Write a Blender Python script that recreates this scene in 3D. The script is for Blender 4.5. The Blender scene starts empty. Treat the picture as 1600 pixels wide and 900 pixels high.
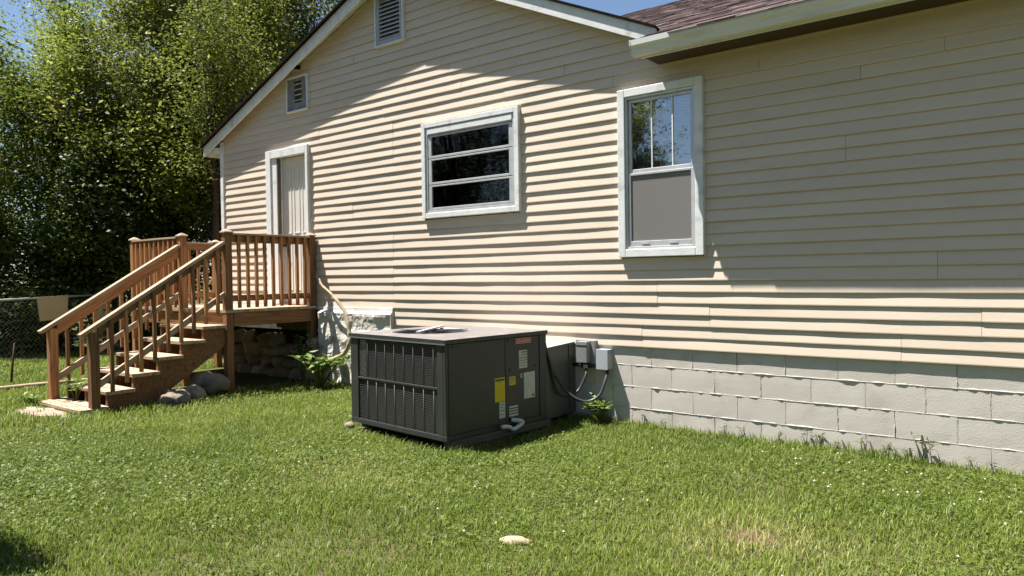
import bpy, bmesh, math, random
import numpy as np
from mathutils import Vector, Matrix, Quaternion, noise as mnoise
random.seed(7); rng = np.random.default_rng(7)
C = bpy.context.scene.collection
sc = bpy.context.scene
R = math.radians

# ---------------------------------------------------------------- camera
cd = bpy.data.cameras.new("camera"); cam = bpy.data.objects.new("camera", cd); C.objects.link(cam)
cd.sensor_width = 36.0; cd.lens = 36.0*1125.93/1600.0; cd.clip_end = 2000; cd.clip_start = 0.05
rt = Vector((0.79254875, 0.60963496, -0.01454989)); upv = Vector((0.00048924, 0.02322408, 0.99973016)); fw = Vector((-0.60980836, 0.79234201, -0.01810796))
M = Matrix((rt, upv, -fw)).transposed().to_4x4(); M.translation = Vector((3.26615, -6.06390, 1.51802)); cam.matrix_world = M
sc.camera = cam
# ---------------------------------------------------------------- sky, sun, exposure
SUN = Vector((1.65, 1.0, -4.8)).normalized()
w = bpy.data.worlds.new("World"); sc.world = w; w.use_nodes = True
nt = w.node_tree; bg = nt.nodes["Background"]; sky = nt.nodes.new("ShaderNodeTexSky")
sky.sky_type = 'NISHITA'; sky.sun_disc = False
sky.sun_elevation = math.asin(-SUN.z); sky.sun_rotation = math.atan2(-SUN.x, -SUN.y) % (2*math.pi)
sky.air_density = 1.0; sky.dust_density = 0.4; sky.ozone_density = 2.4
nt.links.new(sky.outputs[0], bg.inputs[0]); bg.inputs[1].default_value = 0.05
sl = bpy.data.lights.new("sun", 'SUN'); sl.energy = 5.0; sl.angle = R(0.5); sl.color = (1.0, 0.965, 0.905)
so = bpy.data.objects.new("sun", sl); C.objects.link(so); so.rotation_mode = 'QUATERNION'
so.rotation_quaternion = SUN.to_track_quat('-Z', 'Y'); so.location = (-6, -5, 20)
sc.view_settings.view_transform = 'Standard'; sc.view_settings.look = 'None'
sc.view_settings.exposure = 1.48; sc.view_settings.gamma = 1.0; sc.view_settings.use_curve_mapping = False
sc.render.engine = 'CYCLES'
sc.cycles.max_bounces = 6; sc.cycles.diffuse_bounces = 3; sc.cycles.glossy_bounces = 3; sc.cycles.transmission_bounces = 4; sc.cycles.transparent_max_bounces = 8
sc.cycles.caustics_reflective = False; sc.cycles.caustics_refractive = False

# ---------------------------------------------------------------- materials
def mat(name, base, rough=0.7, spec=0.3, metal=0.0, var=0.0, objvar=0.0, nscale=8.0, stretch=(1, 1, 1), c2=None, bump=0.0, bscale=60.0, bstretch=None, coord='Object', trans=0.0, tint=None, dirt=None):
    """base colour with noise towards c2, a per-object shift, bump relief; tint = (dark, light) colours picked by the 'tint' attribute"""
    m = bpy.data.materials.new(name); m.use_nodes = True
    t = m.node_tree; N = t.nodes; L = t.links
    b = N["Principled BSDF"]; b.inputs["Roughness"].default_value = rough; b.inputs["Specular IOR Level"].default_value = spec; b.inputs["Metallic"].default_value = metal
    if coord == 'gv':
        a = N.new("ShaderNodeAttribute"); a.attribute_name = 'gv'; vec = a.outputs["Vector"]
    else:
        a = N.new("ShaderNodeTexCoord"); vec = a.outputs["Object"]
    def nz(scale, st, det=4):
        mp = N.new("ShaderNodeMapping"); mp.inputs["Scale"].default_value = st; L.new(vec, mp.inputs[0])
        n = N.new("ShaderNodeTexNoise"); n.inputs["Scale"].default_value = scale; n.inputs["Detail"].default_value = det; L.new(mp.outputs[0], n.inputs["Vector"]); return n.outputs["Fac"]
    def mix(f, c1, c2):
        x = N.new("ShaderNodeMix"); x.data_type = 'RGBA'
        for s, v in ((x.inputs[0], f), (x.inputs[6], c1), (x.inputs[7], c2)):
            if hasattr(v, 'is_linked'): L.new(v, s)
            else: s.default_value = v if not isinstance(v, tuple) else (*v, 1)
        return x.outputs[2]
    def ramp(f, lo, hi):
        x = N.new("ShaderNodeMapRange"); x.inputs[1].default_value = lo; x.inputs[2].default_value = hi; L.new(f, x.inputs[0]); return x.outputs[0]
    col = base
    if tint:
        ta = N.new("ShaderNodeAttribute"); ta.attribute_name = 'tint'
        cr = N.new("ShaderNodeValToRGB"); L.new(ta.outputs["Fac"], cr.inputs[0])
        els = cr.color_ramp.elements
        while len(els) < len(tint): els.new(0.5)
        for i, (p, cc) in enumerate(tint): els[i].position = p; els[i].color = (*cc, 1)
        col = cr.outputs[0]
    if c2: col = mix(ramp(nz(nscale, stretch), 0.38, 0.66), col, c2)
    if dirt: col = mix(ramp(nz(dirt[1], dirt[2] if len(dirt) > 2 else (1, 1, 1), 6), 0.55, 0.75), col, dirt[0])
    if objvar:
        oi = N.new("ShaderNodeObjectInfo"); h = N.new("ShaderNodeHueSaturation")
        mr = N.new("ShaderNodeMapRange"); mr.inputs[3].default_value = 1-objvar; mr.inputs[4].default_value = 1+objvar; L.new(oi.outputs["Random"], mr.inputs[0])
        L.new(mr.outputs[0], h.inputs["Value"])
        if hasattr(col, 'is_linked'): L.new(col, h.inputs["Color"])
        else: h.inputs["Color"].default_value = (*col, 1)
        col = h.outputs[0]
    if hasattr(col, 'is_linked'): L.new(col, b.inputs["Base Color"])
    else: b.inputs["Base Color"].default_value = (*col, 1)
    if bump:
        bp = N.new("ShaderNodeBump"); bp.inputs["Strength"].default_value = bump; bp.inputs["Distance"].default_value = 0.01
        L.new(nz(bscale, bstretch or stretch, 5), bp.inputs["Height"]); L.new(bp.outputs[0], b.inputs["Normal"])
    if trans:
        tr = N.new("ShaderNodeBsdfTranslucent"); ms = N.new("ShaderNodeMixShader"); ms.inputs[0].default_value = trans
        if hasattr(col, 'is_linked'): L.new(col, tr.inputs[0])
        else: tr.inputs[0].default_value = (*col, 1)
        L.new(b.outputs[0], ms.inputs[1]); L.new(tr.outputs[0], ms.inputs[2]); L.new(ms.outputs[0], N["Material Output"].inputs[0])
    return m

M_SIDE = mat("vinyl_siding", (0.61, 0.512, 0.408), 0.55, 0.3, objvar=0.035, c2=(0.59, 0.488, 0.385), nscale=1.3, stretch=(1, 1, 3), bump=0.12, bscale=50, bstretch=(0.6, 1, 9), dirt=((0.55, 0.455, 0.36), 2.6, (0.8, 1, 3)))
M_WHITE = mat("white_paint", (0.74, 0.74, 0.72), 0.5, 0.35, c2=(0.66, 0.66, 0.65), nscale=5, bump=0.15, bscale=40, dirt=((0.5, 0.49, 0.46), 7))
M_ALU = mat("window_aluminium", (0.58, 0.58, 0.58), 0.38, 0.5, metal=0.35, c2=(0.5, 0.5, 0.5), nscale=12)
M_GUTTER = mat("painted_gutter", (0.72, 0.71, 0.69), 0.45, 0.4, c2=(0.66, 0.65, 0.61), nscale=2, stretch=(0.4, 3, 3), dirt=((0.50, 0.50, 0.38), 3.5, (0.4, 2, 4)))
M_BLOCK = mat("painted_block", (0.57, 0.52, 0.465), 0.85, 0.2, objvar=0.03, c2=(0.545, 0.495, 0.44), nscale=6, bump=0.18, bscale=90, dirt=((0.46, 0.41, 0.355), 4))
M_MORTAR = mat("painted_mortar", (0.54, 0.50, 0.45), 0.9, 0.15, c2=(0.47, 0.43, 0.385), nscale=15, bump=0.4, bscale=90)
M_STUCCO = mat("whitewashed_stone", (0.62, 0.585, 0.53), 0.9, 0.2, c2=(0.54, 0.505, 0.45), nscale=6, bump=1.0, bscale=22, dirt=((0.25, 0.23, 0.2), 5))
M_DARK = mat("dark_interior", (0.018, 0.015, 0.013), 0.9, 0.1)  # near-black: the darkness of unlit rooms and hollows is put into the colour
M_SHEATH = mat("sheathing_board", (0.12, 0.10, 0.08), 0.9, 0.1, c2=(0.09, 0.075, 0.06))
M_SHINGLE = mat("asphalt_shingle", (0.1, 0.06, 0.055), 0.95, 0.15, tint=[(0.0, (0.018, 0.011, 0.011)), (0.45, (0.064, 0.042, 0.040)), (1.0, (0.175, 0.13, 0.125))], bump=0.7, bscale=160)
M_ROOFEDGE = mat("roof_edge", (0.009, 0.008, 0.008), 0.95, 0.05, c2=(0.018, 0.012, 0.012), nscale=9)
M_DOOR = mat("door_paint", (0.66, 0.635, 0.57), 0.5, 0.3, c2=(0.62, 0.59, 0.53), nscale=3)
WOOD = dict(coord='gv', stretch=(1.2, 30, 30), bstretch=(2, 60, 60), bscale=3, bump=0.35)
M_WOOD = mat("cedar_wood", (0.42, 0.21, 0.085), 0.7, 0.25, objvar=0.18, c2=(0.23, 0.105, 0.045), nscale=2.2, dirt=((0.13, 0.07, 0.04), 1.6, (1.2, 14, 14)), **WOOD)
M_WOODW = mat("weathered_wood", (0.42, 0.32, 0.23), 0.85, 0.2, objvar=0.1, c2=(0.32, 0.225, 0.15), nscale=2.2, dirt=((0.13, 0.085, 0.058), 2.2, (1.2, 9, 9)), **WOOD)  # bleached boards; sun on upward faces is also put into this paler colour
M_WOODD = mat("dark_wood", (0.25, 0.122, 0.053), 0.75, 0.25, objvar=0.12, c2=(0.12, 0.062, 0.03), nscale=2.2, dirt=((0.1, 0.05, 0.028), 1.0, (1.5, 14, 14)), **WOOD)  # darker cedar: shade on rim, right posts and stringers is put into the colour
M_TIMBER = mat("old_grey_timber", (0.11, 0.105, 0.078), 0.9, 0.15, c2=(0.09, 0.08, 0.06), nscale=2, dirt=((0.06, 0.06, 0.04), 2, (1.5, 14, 14)), **WOOD)
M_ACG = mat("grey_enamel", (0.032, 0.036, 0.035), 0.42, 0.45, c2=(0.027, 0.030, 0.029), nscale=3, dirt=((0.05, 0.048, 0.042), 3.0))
M_ACTOP = mat("lit_top_enamel", (0.19, 0.17, 0.162), 0.42, 0.45, c2=(0.17, 0.155, 0.15), nscale=4, dirt=((0.33, 0.29, 0.265), 6))  # lighter copy of the grey enamel; sheen on the lit top is painted in
M_ACRIB = mat("guard_wire_steel", (0.16, 0.165, 0.165), 0.4, 0.5, metal=0.3)
M_WIRE = mat("guard_wire_grey", (0.065, 0.065, 0.063), 0.45, 0.4)
M_FIN = mat("coil_fin", (0.07, 0.062, 0.052), 0.5, 0.4, metal=0.2)
M_GAPLIGHT = mat("gap_light_metal", (0.55, 0.52, 0.48), 0.3, 0.5, metal=0.6, c2=(0.2, 0.19, 0.17), nscale=30, bump=1.0, bscale=40)
M_BLACK = mat("black_rubber", (0.014, 0.014, 0.014), 0.5, 0.4)
M_DUCT = mat("duct_sheet_metal", (0.13, 0.132, 0.12), 0.42, 0.4, metal=0.35, c2=(0.13, 0.135, 0.12), nscale=3, bump=0.05, bscale=5)
M_DUCTTOP = mat("duct_sunlit_metal", (0.55, 0.53, 0.48), 0.5, 0.4, metal=0.2, c2=(0.45, 0.43, 0.39), nscale=5)  # lighter copy of the duct metal; sunlight on its top is painted in
M_BOX = mat("grey_box_paint", (0.24, 0.235, 0.225), 0.5, 0.35, c2=(0.2, 0.195, 0.185), nscale=7)
M_BOX2 = mat("pale_box_paint", (0.40, 0.42, 0.45), 0.45, 0.4, c2=(0.36, 0.38, 0.4), nscale=7)
M_COND = mat("grey_conduit", (0.04, 0.04, 0.039), 0.42, 0.4)
M_PVC = mat("white_pvc", (0.5, 0.5, 0.5), 0.4, 0.4, c2=(0.5, 0.5, 0.49), nscale=12)
M_RED = mat("red_badge", (0.42, 0.07, 0.045), 0.4, 0.4); M_BADGE = mat("badge_print", (0.72, 0.55, 0.5), 0.5, 0.3)
M_YEL = mat("yellow_sticker", (0.62, 0.46, 0.02), 0.5, 0.3); M_PAPER = mat("white_sticker", (0.55, 0.55, 0.51), 0.6, 0.3, c2=(0.48, 0.48, 0.44), nscale=20)
M_INK = mat("sticker_print", (0.09, 0.08, 0.06), 0.7, 0.2)
M_ROCK = mat("field_stone", (0.40, 0.315, 0.225), 0.9, 0.2, objvar=0.3, c2=(0.28, 0.22, 0.16), nscale=5, bump=1.0, bscale=20, dirt=((0.3, 0.17, 0.11), 2.2))
M_ROCKP = mat("pale_stone", (0.27, 0.215, 0.15), 0.9, 0.2, objvar=0.15, c2=(0.17, 0.15, 0.125), nscale=6, bump=1.0, bscale=24, dirt=((0.12, 0.105, 0.08), 3.5))
M_TANST = mat("tan_stone", (0.40, 0.32, 0.20), 0.9, 0.2, c2=(0.3, 0.235, 0.15), nscale=14, bump=0.6, bscale=30)
M_HOSE = mat("tan_pipe", (0.40, 0.315, 0.20), 0.75, 0.25, c2=(0.26, 0.2, 0.12), nscale=9, bump=0.5, bscale=30)
M_GALV = mat("galvanised_steel", (0.40, 0.41, 0.42), 0.45, 0.5, metal=0.5, c2=(0.3, 0.31, 0.32), nscale=9)
M_SIGN = mat("tan_board", (0.58, 0.45, 0.28), 0.8, 0.2, c2=(0.5, 0.385, 0.235), nscale=2.5, bump=0.15, bscale=30)
M_BARK = mat("bark", (0.085, 0.06, 0.042), 0.9, 0.15, c2=(0.05, 0.036, 0.026), nscale=7, stretch=(1, 1, 0.25), bump=0.8, bscale=18)
M_STEM = mat("plant_stem", (0.13, 0.15, 0.05), 0.7, 0.2)
M_SOIL = mat("lawn_soil", (0.07, 0.075, 0.022), 0.95, 0.1, c2=(0.085, 0.075, 0.036), nscale=1.1, bump=0.8, bscale=25, dirt=((0.11, 0.085, 0.05), 0.8))
M_DIRT = mat("bare_dirt", (0.34, 0.28, 0.21), 0.95, 0.1, c2=(0.22, 0.175, 0.125), nscale=9, bump=1.0, bscale=35)
M_BROWN = mat("bare_brown_soil", (0.13, 0.088, 0.055), 0.95, 0.1, c2=(0.085, 0.062, 0.036), nscale=10, bump=1.0, bscale=30)
M_CONC = mat("pad_concrete", (0.19, 0.18, 0.16), 0.9, 0.2, c2=(0.2, 0.19, 0.17), nscale=7, bump=0.6, bscale=40)
M_BLIND = mat("window_blind", (0.40, 0.41, 0.43), 0.6, 0.3)
M_FLOWER = mat("clover_flower", (0.52, 0.50, 0.42), 0.8, 0.2)
def leafmat(name, tints, rough=0.45, trans=0.35, spec=0.28): return mat(name, (0.1, 0.1, 0.1), rough, spec, tint=tints, trans=trans)
M_GRASS = leafmat("grass_blade", [(0.0, (0.075, 0.123, 0.015)), (0.45, (0.160, 0.218, 0.028)), (0.8, (0.240, 0.293, 0.051)), (0.93, (0.340, 0.373, 0.101)), (1.0, (0.419, 0.352, 0.144))], 0.5, 0.4, 0.35)
M_CLOVER = leafmat("clover_leaf", [(0.0, (0.061, 0.093, 0.016)), (0.6, (0.122, 0.167, 0.025)), (1.0, (0.206, 0.243, 0.043))], 0.5, 0.3, 0.35)
OL1 = [(0.0, (0.047, 0.065, 0.009)), (0.45, (0.132, 0.154, 0.021)), (0.85, (0.258, 0.273, 0.048)), (1.0, (0.380, 0.391, 0.114))]
OL2 = [(0.0, (0.058, 0.088, 0.013)), (0.5, (0.166, 0.209, 0.028)), (0.9, (0.301, 0.346, 0.062)), (1.0, (0.394, 0.428, 0.123))]
M_LEAF1 = leafmat("leaf_olive", OL1, 0.55, 0.42)
M_LEAF2 = leafmat("leaf_light_green", OL2, 0.55, 0.45)
M_LEAF3 = leafmat("leaf_dark_green", [(0.0, (0.027, 0.046, 0.011)), (0.6, (0.063, 0.097, 0.018)), (1.0, (0.139, 0.176, 0.039))], 0.5, 0.2)
M_WEED = leafmat("weed_leaf", [(0.0, (0.06, 0.10, 0.02)), (0.6, (0.14, 0.21, 0.04)), (1.0, (0.26, 0.32, 0.08))], 0.45, 0.35)
M_SEED = leafmat("seedling_leaf", [(0.0, (0.05, 0.07, 0.03)), (1.0, (0.16, 0.17, 0.09))], 0.6, 0.25)

def glassmat(name, refl, tintc=(0.9, 0.93, 0.95)):
    m = bpy.data.materials.new(name); m.use_nodes = True; t = m.node_tree; N = t.nodes; L = t.links
    N.remove(N["Principled BSDF"])
    g = N.new("ShaderNodeBsdfGlossy"); g.inputs["Roughness"].default_value = 0.01
    tr = N.new("ShaderNodeBsdfTransparent"); tr.inputs[0].default_value = (*tintc, 1)
    lw = N.new("ShaderNodeFresnel"); lw.inputs[0].default_value = 1.5
    mr = N.new("ShaderNodeMapRange"); mr.inputs[1].default_value = 0; mr.inputs[2].default_value = 1; mr.inputs[3].default_value = refl; mr.inputs[4].default_value = 1
    L.new(lw.outputs[0], mr.inputs[0])
    nz = N.new("ShaderNodeTexNoise"); nz.inputs["Scale"].default_value = 3.0; bp = N.new("ShaderNodeBump"); bp.inputs["Strength"].default_value = 0.02; bp.inputs["Distance"].default_value = 0.05
    L.new(nz.outputs[0], bp.inputs["Height"]); L.new(bp.outputs[0], g.inputs["Normal"])
    ms = N.new("ShaderNodeMixShader"); L.new(mr.outputs[0], ms.inputs[0]); L.new(tr.outputs[0], ms.inputs[1]); L.new(g.outputs[0], ms.inputs[2])
    L.new(ms.outputs[0], N["Material Output"].inputs[0]); return m
M_GLASS = glassmat("window_glass", 0.27); M_GLASSD = glassmat("dark_window_glass", 0.012, (0.5, 0.5, 0.5))
def screenmat(name, col, opac):
    m = mat(name, col, 0.7, 0.2); t = m.node_tree; N = t.nodes; L = t.links
    tr = N.new("ShaderNodeBsdfTransparent"); ms = N.new("ShaderNodeMixShader"); ms.inputs[0].default_value = opac
    L.new(tr.outputs[0], ms.inputs[1]); L.new(N["Principled BSDF"].outputs[0], ms.inputs[2]); L.new(ms.outputs[0], N["Material Output"].inputs[0]); return m
M_SCREEN = screenmat("insect_screen", (0.27, 0.25, 0.24), 0.6)

# ---------------------------------------------------------------- helpers
def tag(o, label=None, cat=None, group=None, kind=None):
    for k, v in (('label', label), ('category', cat), ('group', group), ('kind', kind)):
        if v: o[k] = v
    return o
def thing(name, loc, label, cat, rotz=0.0, group=None):
    o = bpy.data.objects.new(name, None); C.objects.link(o); o.location = loc; o.rotation_euler = (0, 0, rotz); o.empty_display_size = 0.1
    return tag(o, label, cat, group)
class MB:
    def __init__(s): s.v = []; s.f = []; s.g = []; s.t = []; s.sm = []
    def add(s, vs, fs, gv=None, tint=None, smooth=False):
        n = len(s.v); s.v += [tuple(p) for p in vs]; s.f += [tuple(i+n for i in q) for q in fs]
        s.g += [tuple(g) for g in gv] if gv is not None else [(p[0], p[1], p[2]) for p in vs]
        s.t += list(tint) if tint is not None else [0.5]*len(vs)
        s.sm += [smooth]*len(fs); return s
    def hexa(s, P, gv=None, tint=None): return s.add(P, [(0, 3, 2, 1), (4, 5, 6, 7), (0, 1, 5, 4), (1, 2, 6, 5), (2, 3, 7, 6), (3, 0, 4, 7)], gv, tint)
    def box(s, x0, x1, y0, y1, z0, z1, tint=None):
        P = [(x0, y0, z0), (x1, y0, z0), (x1, y1, z0), (x0, y1, z0), (x0, y0, z1), (x1, y0, z1), (x1, y1, z1), (x0, y1, z1)]
        d = (abs(x1-x0), abs(y1-y0), abs(z1-z0)); k = d.index(max(d)); o = [random.uniform(0, 50) for _ in range(3)]
        g = [(p[k]+o[0], p[(k+1) % 3]+o[1], p[(k+2) % 3]+o[2]) for p in P]
        return s.hexa(P, g, None if tint is None else [tint]*8)
    def beam(s, a, b, w, h, up=(0, 0, 1), vert=False):
        """box from a to b; w across, h along 'up'; vert=True cuts the ends plumb"""
        a = Vector(a); b = Vector(b); d = (b-a); L = d.length; d.normalize(); side = d.cross(Vector(up)).normalized(); u = Vector(up) if vert else side.cross(d)
        P = []; g = []; o = [random.uniform(0, 50) for _ in range(3)]
        for (e, t) in ((a, 0), (b, L)):
            for (i, j) in ((-1, -1), (1, -1), (1, 1), (-1, 1)):
                P.append(e+side*(i*w/2)+u*(j*h/2)); g.append((t+o[0], i*w/2+o[1], j*h/2+o[2]))
        P = [P[0], P[1], P[2], P[3], P[4], P[5], P[6], P[7]]
        return s.add(P, [(0, 1, 2, 3), (7, 6, 5, 4), (0, 4, 5, 1), (1, 5, 6, 2), (2, 6, 7, 3), (3, 7, 4, 0)], g)
    def tube(s, pts, r, n=8, cap=True):
        pts = [Vector(p) for p in pts]; rs = r if isinstance(r, (list, tuple)) else [r]*len(pts); V = []; F = []; prev = None; G = []; acc = 0
        for i, p in enumerate(pts):
            d = (pts[min(i+1, len(pts)-1)]-pts[max(i-1, 0)]).normalized()
            if prev is None: prev = d.orthogonal().normalized()
            prev = (prev-d*prev.dot(d)).normalized(); q = d.cross(prev)
            if i: acc += (p-pts[i-1]).length
            for k in range(n):
                an = 2*math.pi*k/n; V.append(p+(prev*math.cos(an)+q*math.sin(an))*rs[i]); G.append((acc, math.cos(an)*rs[i], math.sin(an)*rs[i]))
        for i in range(len(pts)-1):
            for k in range(n): F.append((i*n+k, i*n+(k+1) % n, (i+1)*n+(k+1) % n, (i+1)*n+k))
        if cap: F.append(tuple(reversed(range(n)))); F.append(tuple(range((len(pts)-1)*n, len(pts)*n)))
        return s.add(V, F, G, None, True)
    def prism(s, poly, axis, a, b):
        """poly of 2-D points extruded along axis (0 x, 1 y, 2 z)"""
        n = len(poly)
        def P(q, t): return {0: (t, q[0], q[1]), 1: (q[0], t, q[1]), 2: (q[0], q[1], t)}[axis]
        V = [P(q, a) for q in poly]+[P(q, b) for q in poly]
        F = [tuple(reversed(range(n))), tuple(range(n, 2*n))]+[(i, (i+1) % n, n+(i+1) % n, n+i) for i in range(n)]
        return s.add(V, F)
    def build(s, name, m, parent=None, off=None, bevel=0.0, kind=None, fixn=True):
        me = bpy.data.meshes.new(name)
        if off is None and parent is not None and (parent == house or parent.parent == house): off = HO
        off = Vector(off) if off is not None else Vector((0, 0, 0))
        me.from_pydata([Vector(p)-off for p in s.v], [], s.f)
        at = me.attributes.new('gv', 'FLOAT_VECTOR', 'POINT'); at.data.foreach_set('vector', [c for g in s.g for c in g])
        at = me.attributes.new('tint', 'FLOAT', 'POINT'); at.data.foreach_set('value', s.t)
        me.polygons.foreach_set('use_smooth', s.sm)
        if fixn:
            bm = bmesh.new(); bm.from_mesh(me); bmesh.ops.recalc_face_normals(bm, faces=bm.faces); bm.to_mesh(me); bm.free()
        me.materials.append(m); me.update()
        o = bpy.data.objects.new(name, me); C.objects.link(o)
        if parent: o.parent = parent
        if bevel:
            bv = o.modifiers.new('bevel', 'BEVEL'); bv.width = bevel; bv.segments = 2; bv.limit_method = 'ANGLE'
        if kind: o['kind'] = kind
        return o
def box(name, m, parent, x0, x1, y0, y1, z0, z1, off=None, bevel=0.0): return MB().box(x0, x1, y0, y1, z0, z1).build(name, m, parent, off, bevel)
def catmull(pts, k=6):
    P = [Vector(p) for p in pts]; P = [P[0]*2-P[1]]+P+[P[-1]*2-P[-2]]; out = []
    for i in range(1, len(P)-2):
        for j in range(k):
            t = j/k; a, b, c, d = P[i-1:i+3]
            out.append(0.5*((2*b)+(c-a)*t+(2*a-5*b+4*c-d)*t*t+(3*b-a-3*c+d)*t**3))
    return out+[P[-2]]
def np_mesh(name, V, F, m, parent=None, tint=None, smooth=False, kind=None):
    """V (n,3) and F (k,3 or 4) numpy arrays as one mesh object"""
    me = bpy.data.meshes.new(name); V = np.ascontiguousarray(V, np.float32); F = np.ascontiguousarray(F, np.int32)
    me.vertices.add(len(V)); me.vertices.foreach_set('co', V.ravel())
    k = F.shape[1]; me.loops.add(F.size); me.loops.foreach_set('vertex_index', F.ravel())
    me.polygons.add(len(F)); me.polygons.foreach_set('loop_start', np.arange(0, F.size, k, dtype=np.int32))
    try: me.polygons.foreach_set('loop_total', np.full(len(F), k, np.int32))
    except Exception: pass
    if smooth: me.polygons.foreach_set('use_smooth', np.ones(len(F), bool))
    if tint is not None:
        at = me.attributes.new('tint', 'FLOAT', 'POINT'); at.data.foreach_set('value', np.ascontiguousarray(tint, np.float32))
    me.materials.append(m); me.update(calc_edges=True)
    o = bpy.data.objects.new(name, me); C.objects.link(o)
    if parent: o.parent = parent
    if kind: o['kind'] = kind
    return o
def fbm(x, y, sc=1.0, seed=0.0):
    """cheap smooth pseudo noise in 0..1 for numpy arrays"""
    x = np.asarray(x)*sc+seed*3.1; y = np.asarray(y)*sc-seed*1.7
    v = np.sin(1.3*x+1.9*np.sin(0.9*y+seed))+np.sin(1.7*y-1.3*np.sin(1.1*x+2+seed))+0.6*np.sin(2.9*x+2.3*y+1.5*np.sin(2.1*y))+0.4*np.sin(5.3*x-4.1*y+1.2*np.sin(3.7*x))
    return np.clip(v/6.0+0.5, 0, 1)
def ground_z(x, y):
    x = np.asarray(x, float); y = np.asarray(y, float)
    z = 0.085+0.012*np.clip(-x, 0, 7)+0.022*(fbm(x, y, 0.9, 2)-0.5)+0.014*(fbm(x, y, 3.1, 5)-0.5)
    return np.where(y > 0.05, np.minimum(z, 0.1), z) - 0.045*np.exp(-((x+1.0)**2+(y+1.3)**2)/1.1)
def gz(x, y): return float(ground_z(x, y))

# ---------------------------------------------------------------- ground
def axis(fine0, fine1, step, far):
    a = list(np.arange(fine0, fine1+1e-6, step)); d = step; x = fine1
    while x < far: d *= 1.5; x += d; a.append(x)
    d = step; x = fine0; pre = []
    while x > -far: d *= 1.5; x -= d; pre.append(x)
    return np.array(pre[::-1]+a)
gx = axis(-15, 6, 0.14, 400); gy = axis(-8, 4, 0.14, 400)
X, Y = np.meshgrid(gx, gy, indexing='ij'); Z = ground_z(X, Y)
idx = np.arange(X.size).reshape(X.shape)
F = np.stack([idx[:-1, :-1].ravel(), idx[1:, :-1].ravel(), idx[1:, 1:].ravel(), idx[:-1, 1:].ravel()], 1)
tag(np_mesh("lawn_ground", np.stack([X.ravel(), Y.ravel(), Z.ravel()], 1), F, M_SOIL, smooth=True), kind='structure')
def patch(name, m, cx, cy, rx, ry, rot, lift=0.006, seed=1):
    vs = [(cx, cy, gz(cx, cy)+lift+0.004)]; n = 28
    for ring in (0.5, 1.0):
        for i in range(n):
            a = 2*math.pi*i/n; rr = ring*(1+0.22*math.sin(3*a+seed)+0.12*math.sin(7*a+seed*2)); px = rx*rr*math.cos(a); py = ry*rr*math.sin(a)
            x = cx+px*math.cos(rot)-py*math.sin(rot); y = cy+px*math.sin(rot)+py*math.cos(rot); vs.append((x, y, gz(x, y)+(lift if ring < 1 else -0.004)))
    fs = [(0, 1+i, 1+(i+1) % n) for i in range(n)]+[(1+i, 1+n+i, 1+n+(i+1) % n, 1+(i+1) % n) for i in range(n)]
    return tag(MB().add(vs, fs, smooth=True).build(name, m), kind='structure')
patch("bare_dirt_patch", M_DIRT, -5.28, -3.12, 0.50, 0.20, 0.15)
patch("brown_bare_patch", M_BROWN, 1.93, -2.22, 0.17, 0.14, 0.4, lift=0.003, seed=3)

# ---------------------------------------------------------------- house
E_ = 0.1030123; OFF = 3.4                                   # siding exposure, height of course 0
house = None
house = thing("house", (0, 0, 0.08), "beige vinyl sided house with white trim, block foundation and reddish shingle roof", "house")
HO = (0, 0, 0.08)
def zL(x): return 3.582+0.3813*(x+7.352)
def zR(x): return 3.731+0.4508*(0.358-x)
OPEN = [(-5.66, -4.86, 1.0, 3.25), (-2.66, -1.28, 2.2, 3.26), (-0.07, 0.735, 1.69, 3.215), (-3.42, -2.97, 4.335, 4.93), (-5.24, -4.82, 3.80, 4.21)]
SEAMS = {-2: [-2.08], 0: [-1.48], -4: [-2.24], -8: [-2.61], -10: [-2.07], -1: [-0.71, -3.37], 1: [-0.16, -3.19], -5: [-0.89], 2: [1.23, -3.19], 4: [2.01, -3.19], 3: [2.57, -3.2], 5: [-3.2], 18: [2.52, -3.22], 20: [0.28, -3.23], 21: [0.28, -3.23],
         22: [0.78, 2.79], 23: [0.78, 2.79], 24: [0.12, 2.28], 25: [0.12, 2.28], 14: [-3.21], 15: [-3.22], 16: [-3.22], 17: [-3.22], 19: [-3.23, 2.52], -3: [-2.97], 12: [0.9], 9: [1.9], 10: [1.9], 7: [4.0]}
def siding_board(m, xa, xb, dy, flip):
    zb = OFF-E_*m; ph = [random.uniform(0, 6.3) for _ in range(4)]
    rows = [(zb+E_+0.011, 0.0163, 0.1), (zb+0.060, 0.0083, 0.7), (zb+0.009, 0.0006, 1.0), (zb+0.001, 0.0010, 1.0), (zb+0.0025, 0.0165, 1.0)]
    def lim(z):
        l, r = xa, xb
        if z > 3.40: l = max(l, -7.352+(z+0.07-3.582)/0.3813); r = min(r, 0.358-(z+0.07-3.731)/0.4508) if z > 3.44 else r
        return l, r
    l0, r0 = lim(zb+0.06)
    if r0-l0 < 0.04: return
    n = max(2, int((r0-l0)/0.12)+1); vs = []; fs = []
    for j, (z, y, wt) in enumerate(rows):
        l, r = lim(z)
        if r-l < 0.01: r = l+0.01
        for i in range(n+1):
            x = l+(r-l)*i/n
            wv = 0.0009*math.sin(x*2.1+ph[0])+0.0006*math.sin(x*4.7+ph[1])+0.0005*math.sin(x*9.5+ph[2])
            zz = 0.0012*math.sin(x*1.7+ph[3])*(1 if j in (2, 3, 4) else 0)
            vs.append((x, y+dy+wt*wv, z+zz))
    for j in range(4):
        for i in range(n): fs.append((j*(n+1)+i, j*(n+1)+i+1, (j+1)*(n+1)+i+1, (j+1)*(n+1)+i))
    MB().add(vs, fs).build("siding_board", M_SIDE, house, HO)
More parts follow.
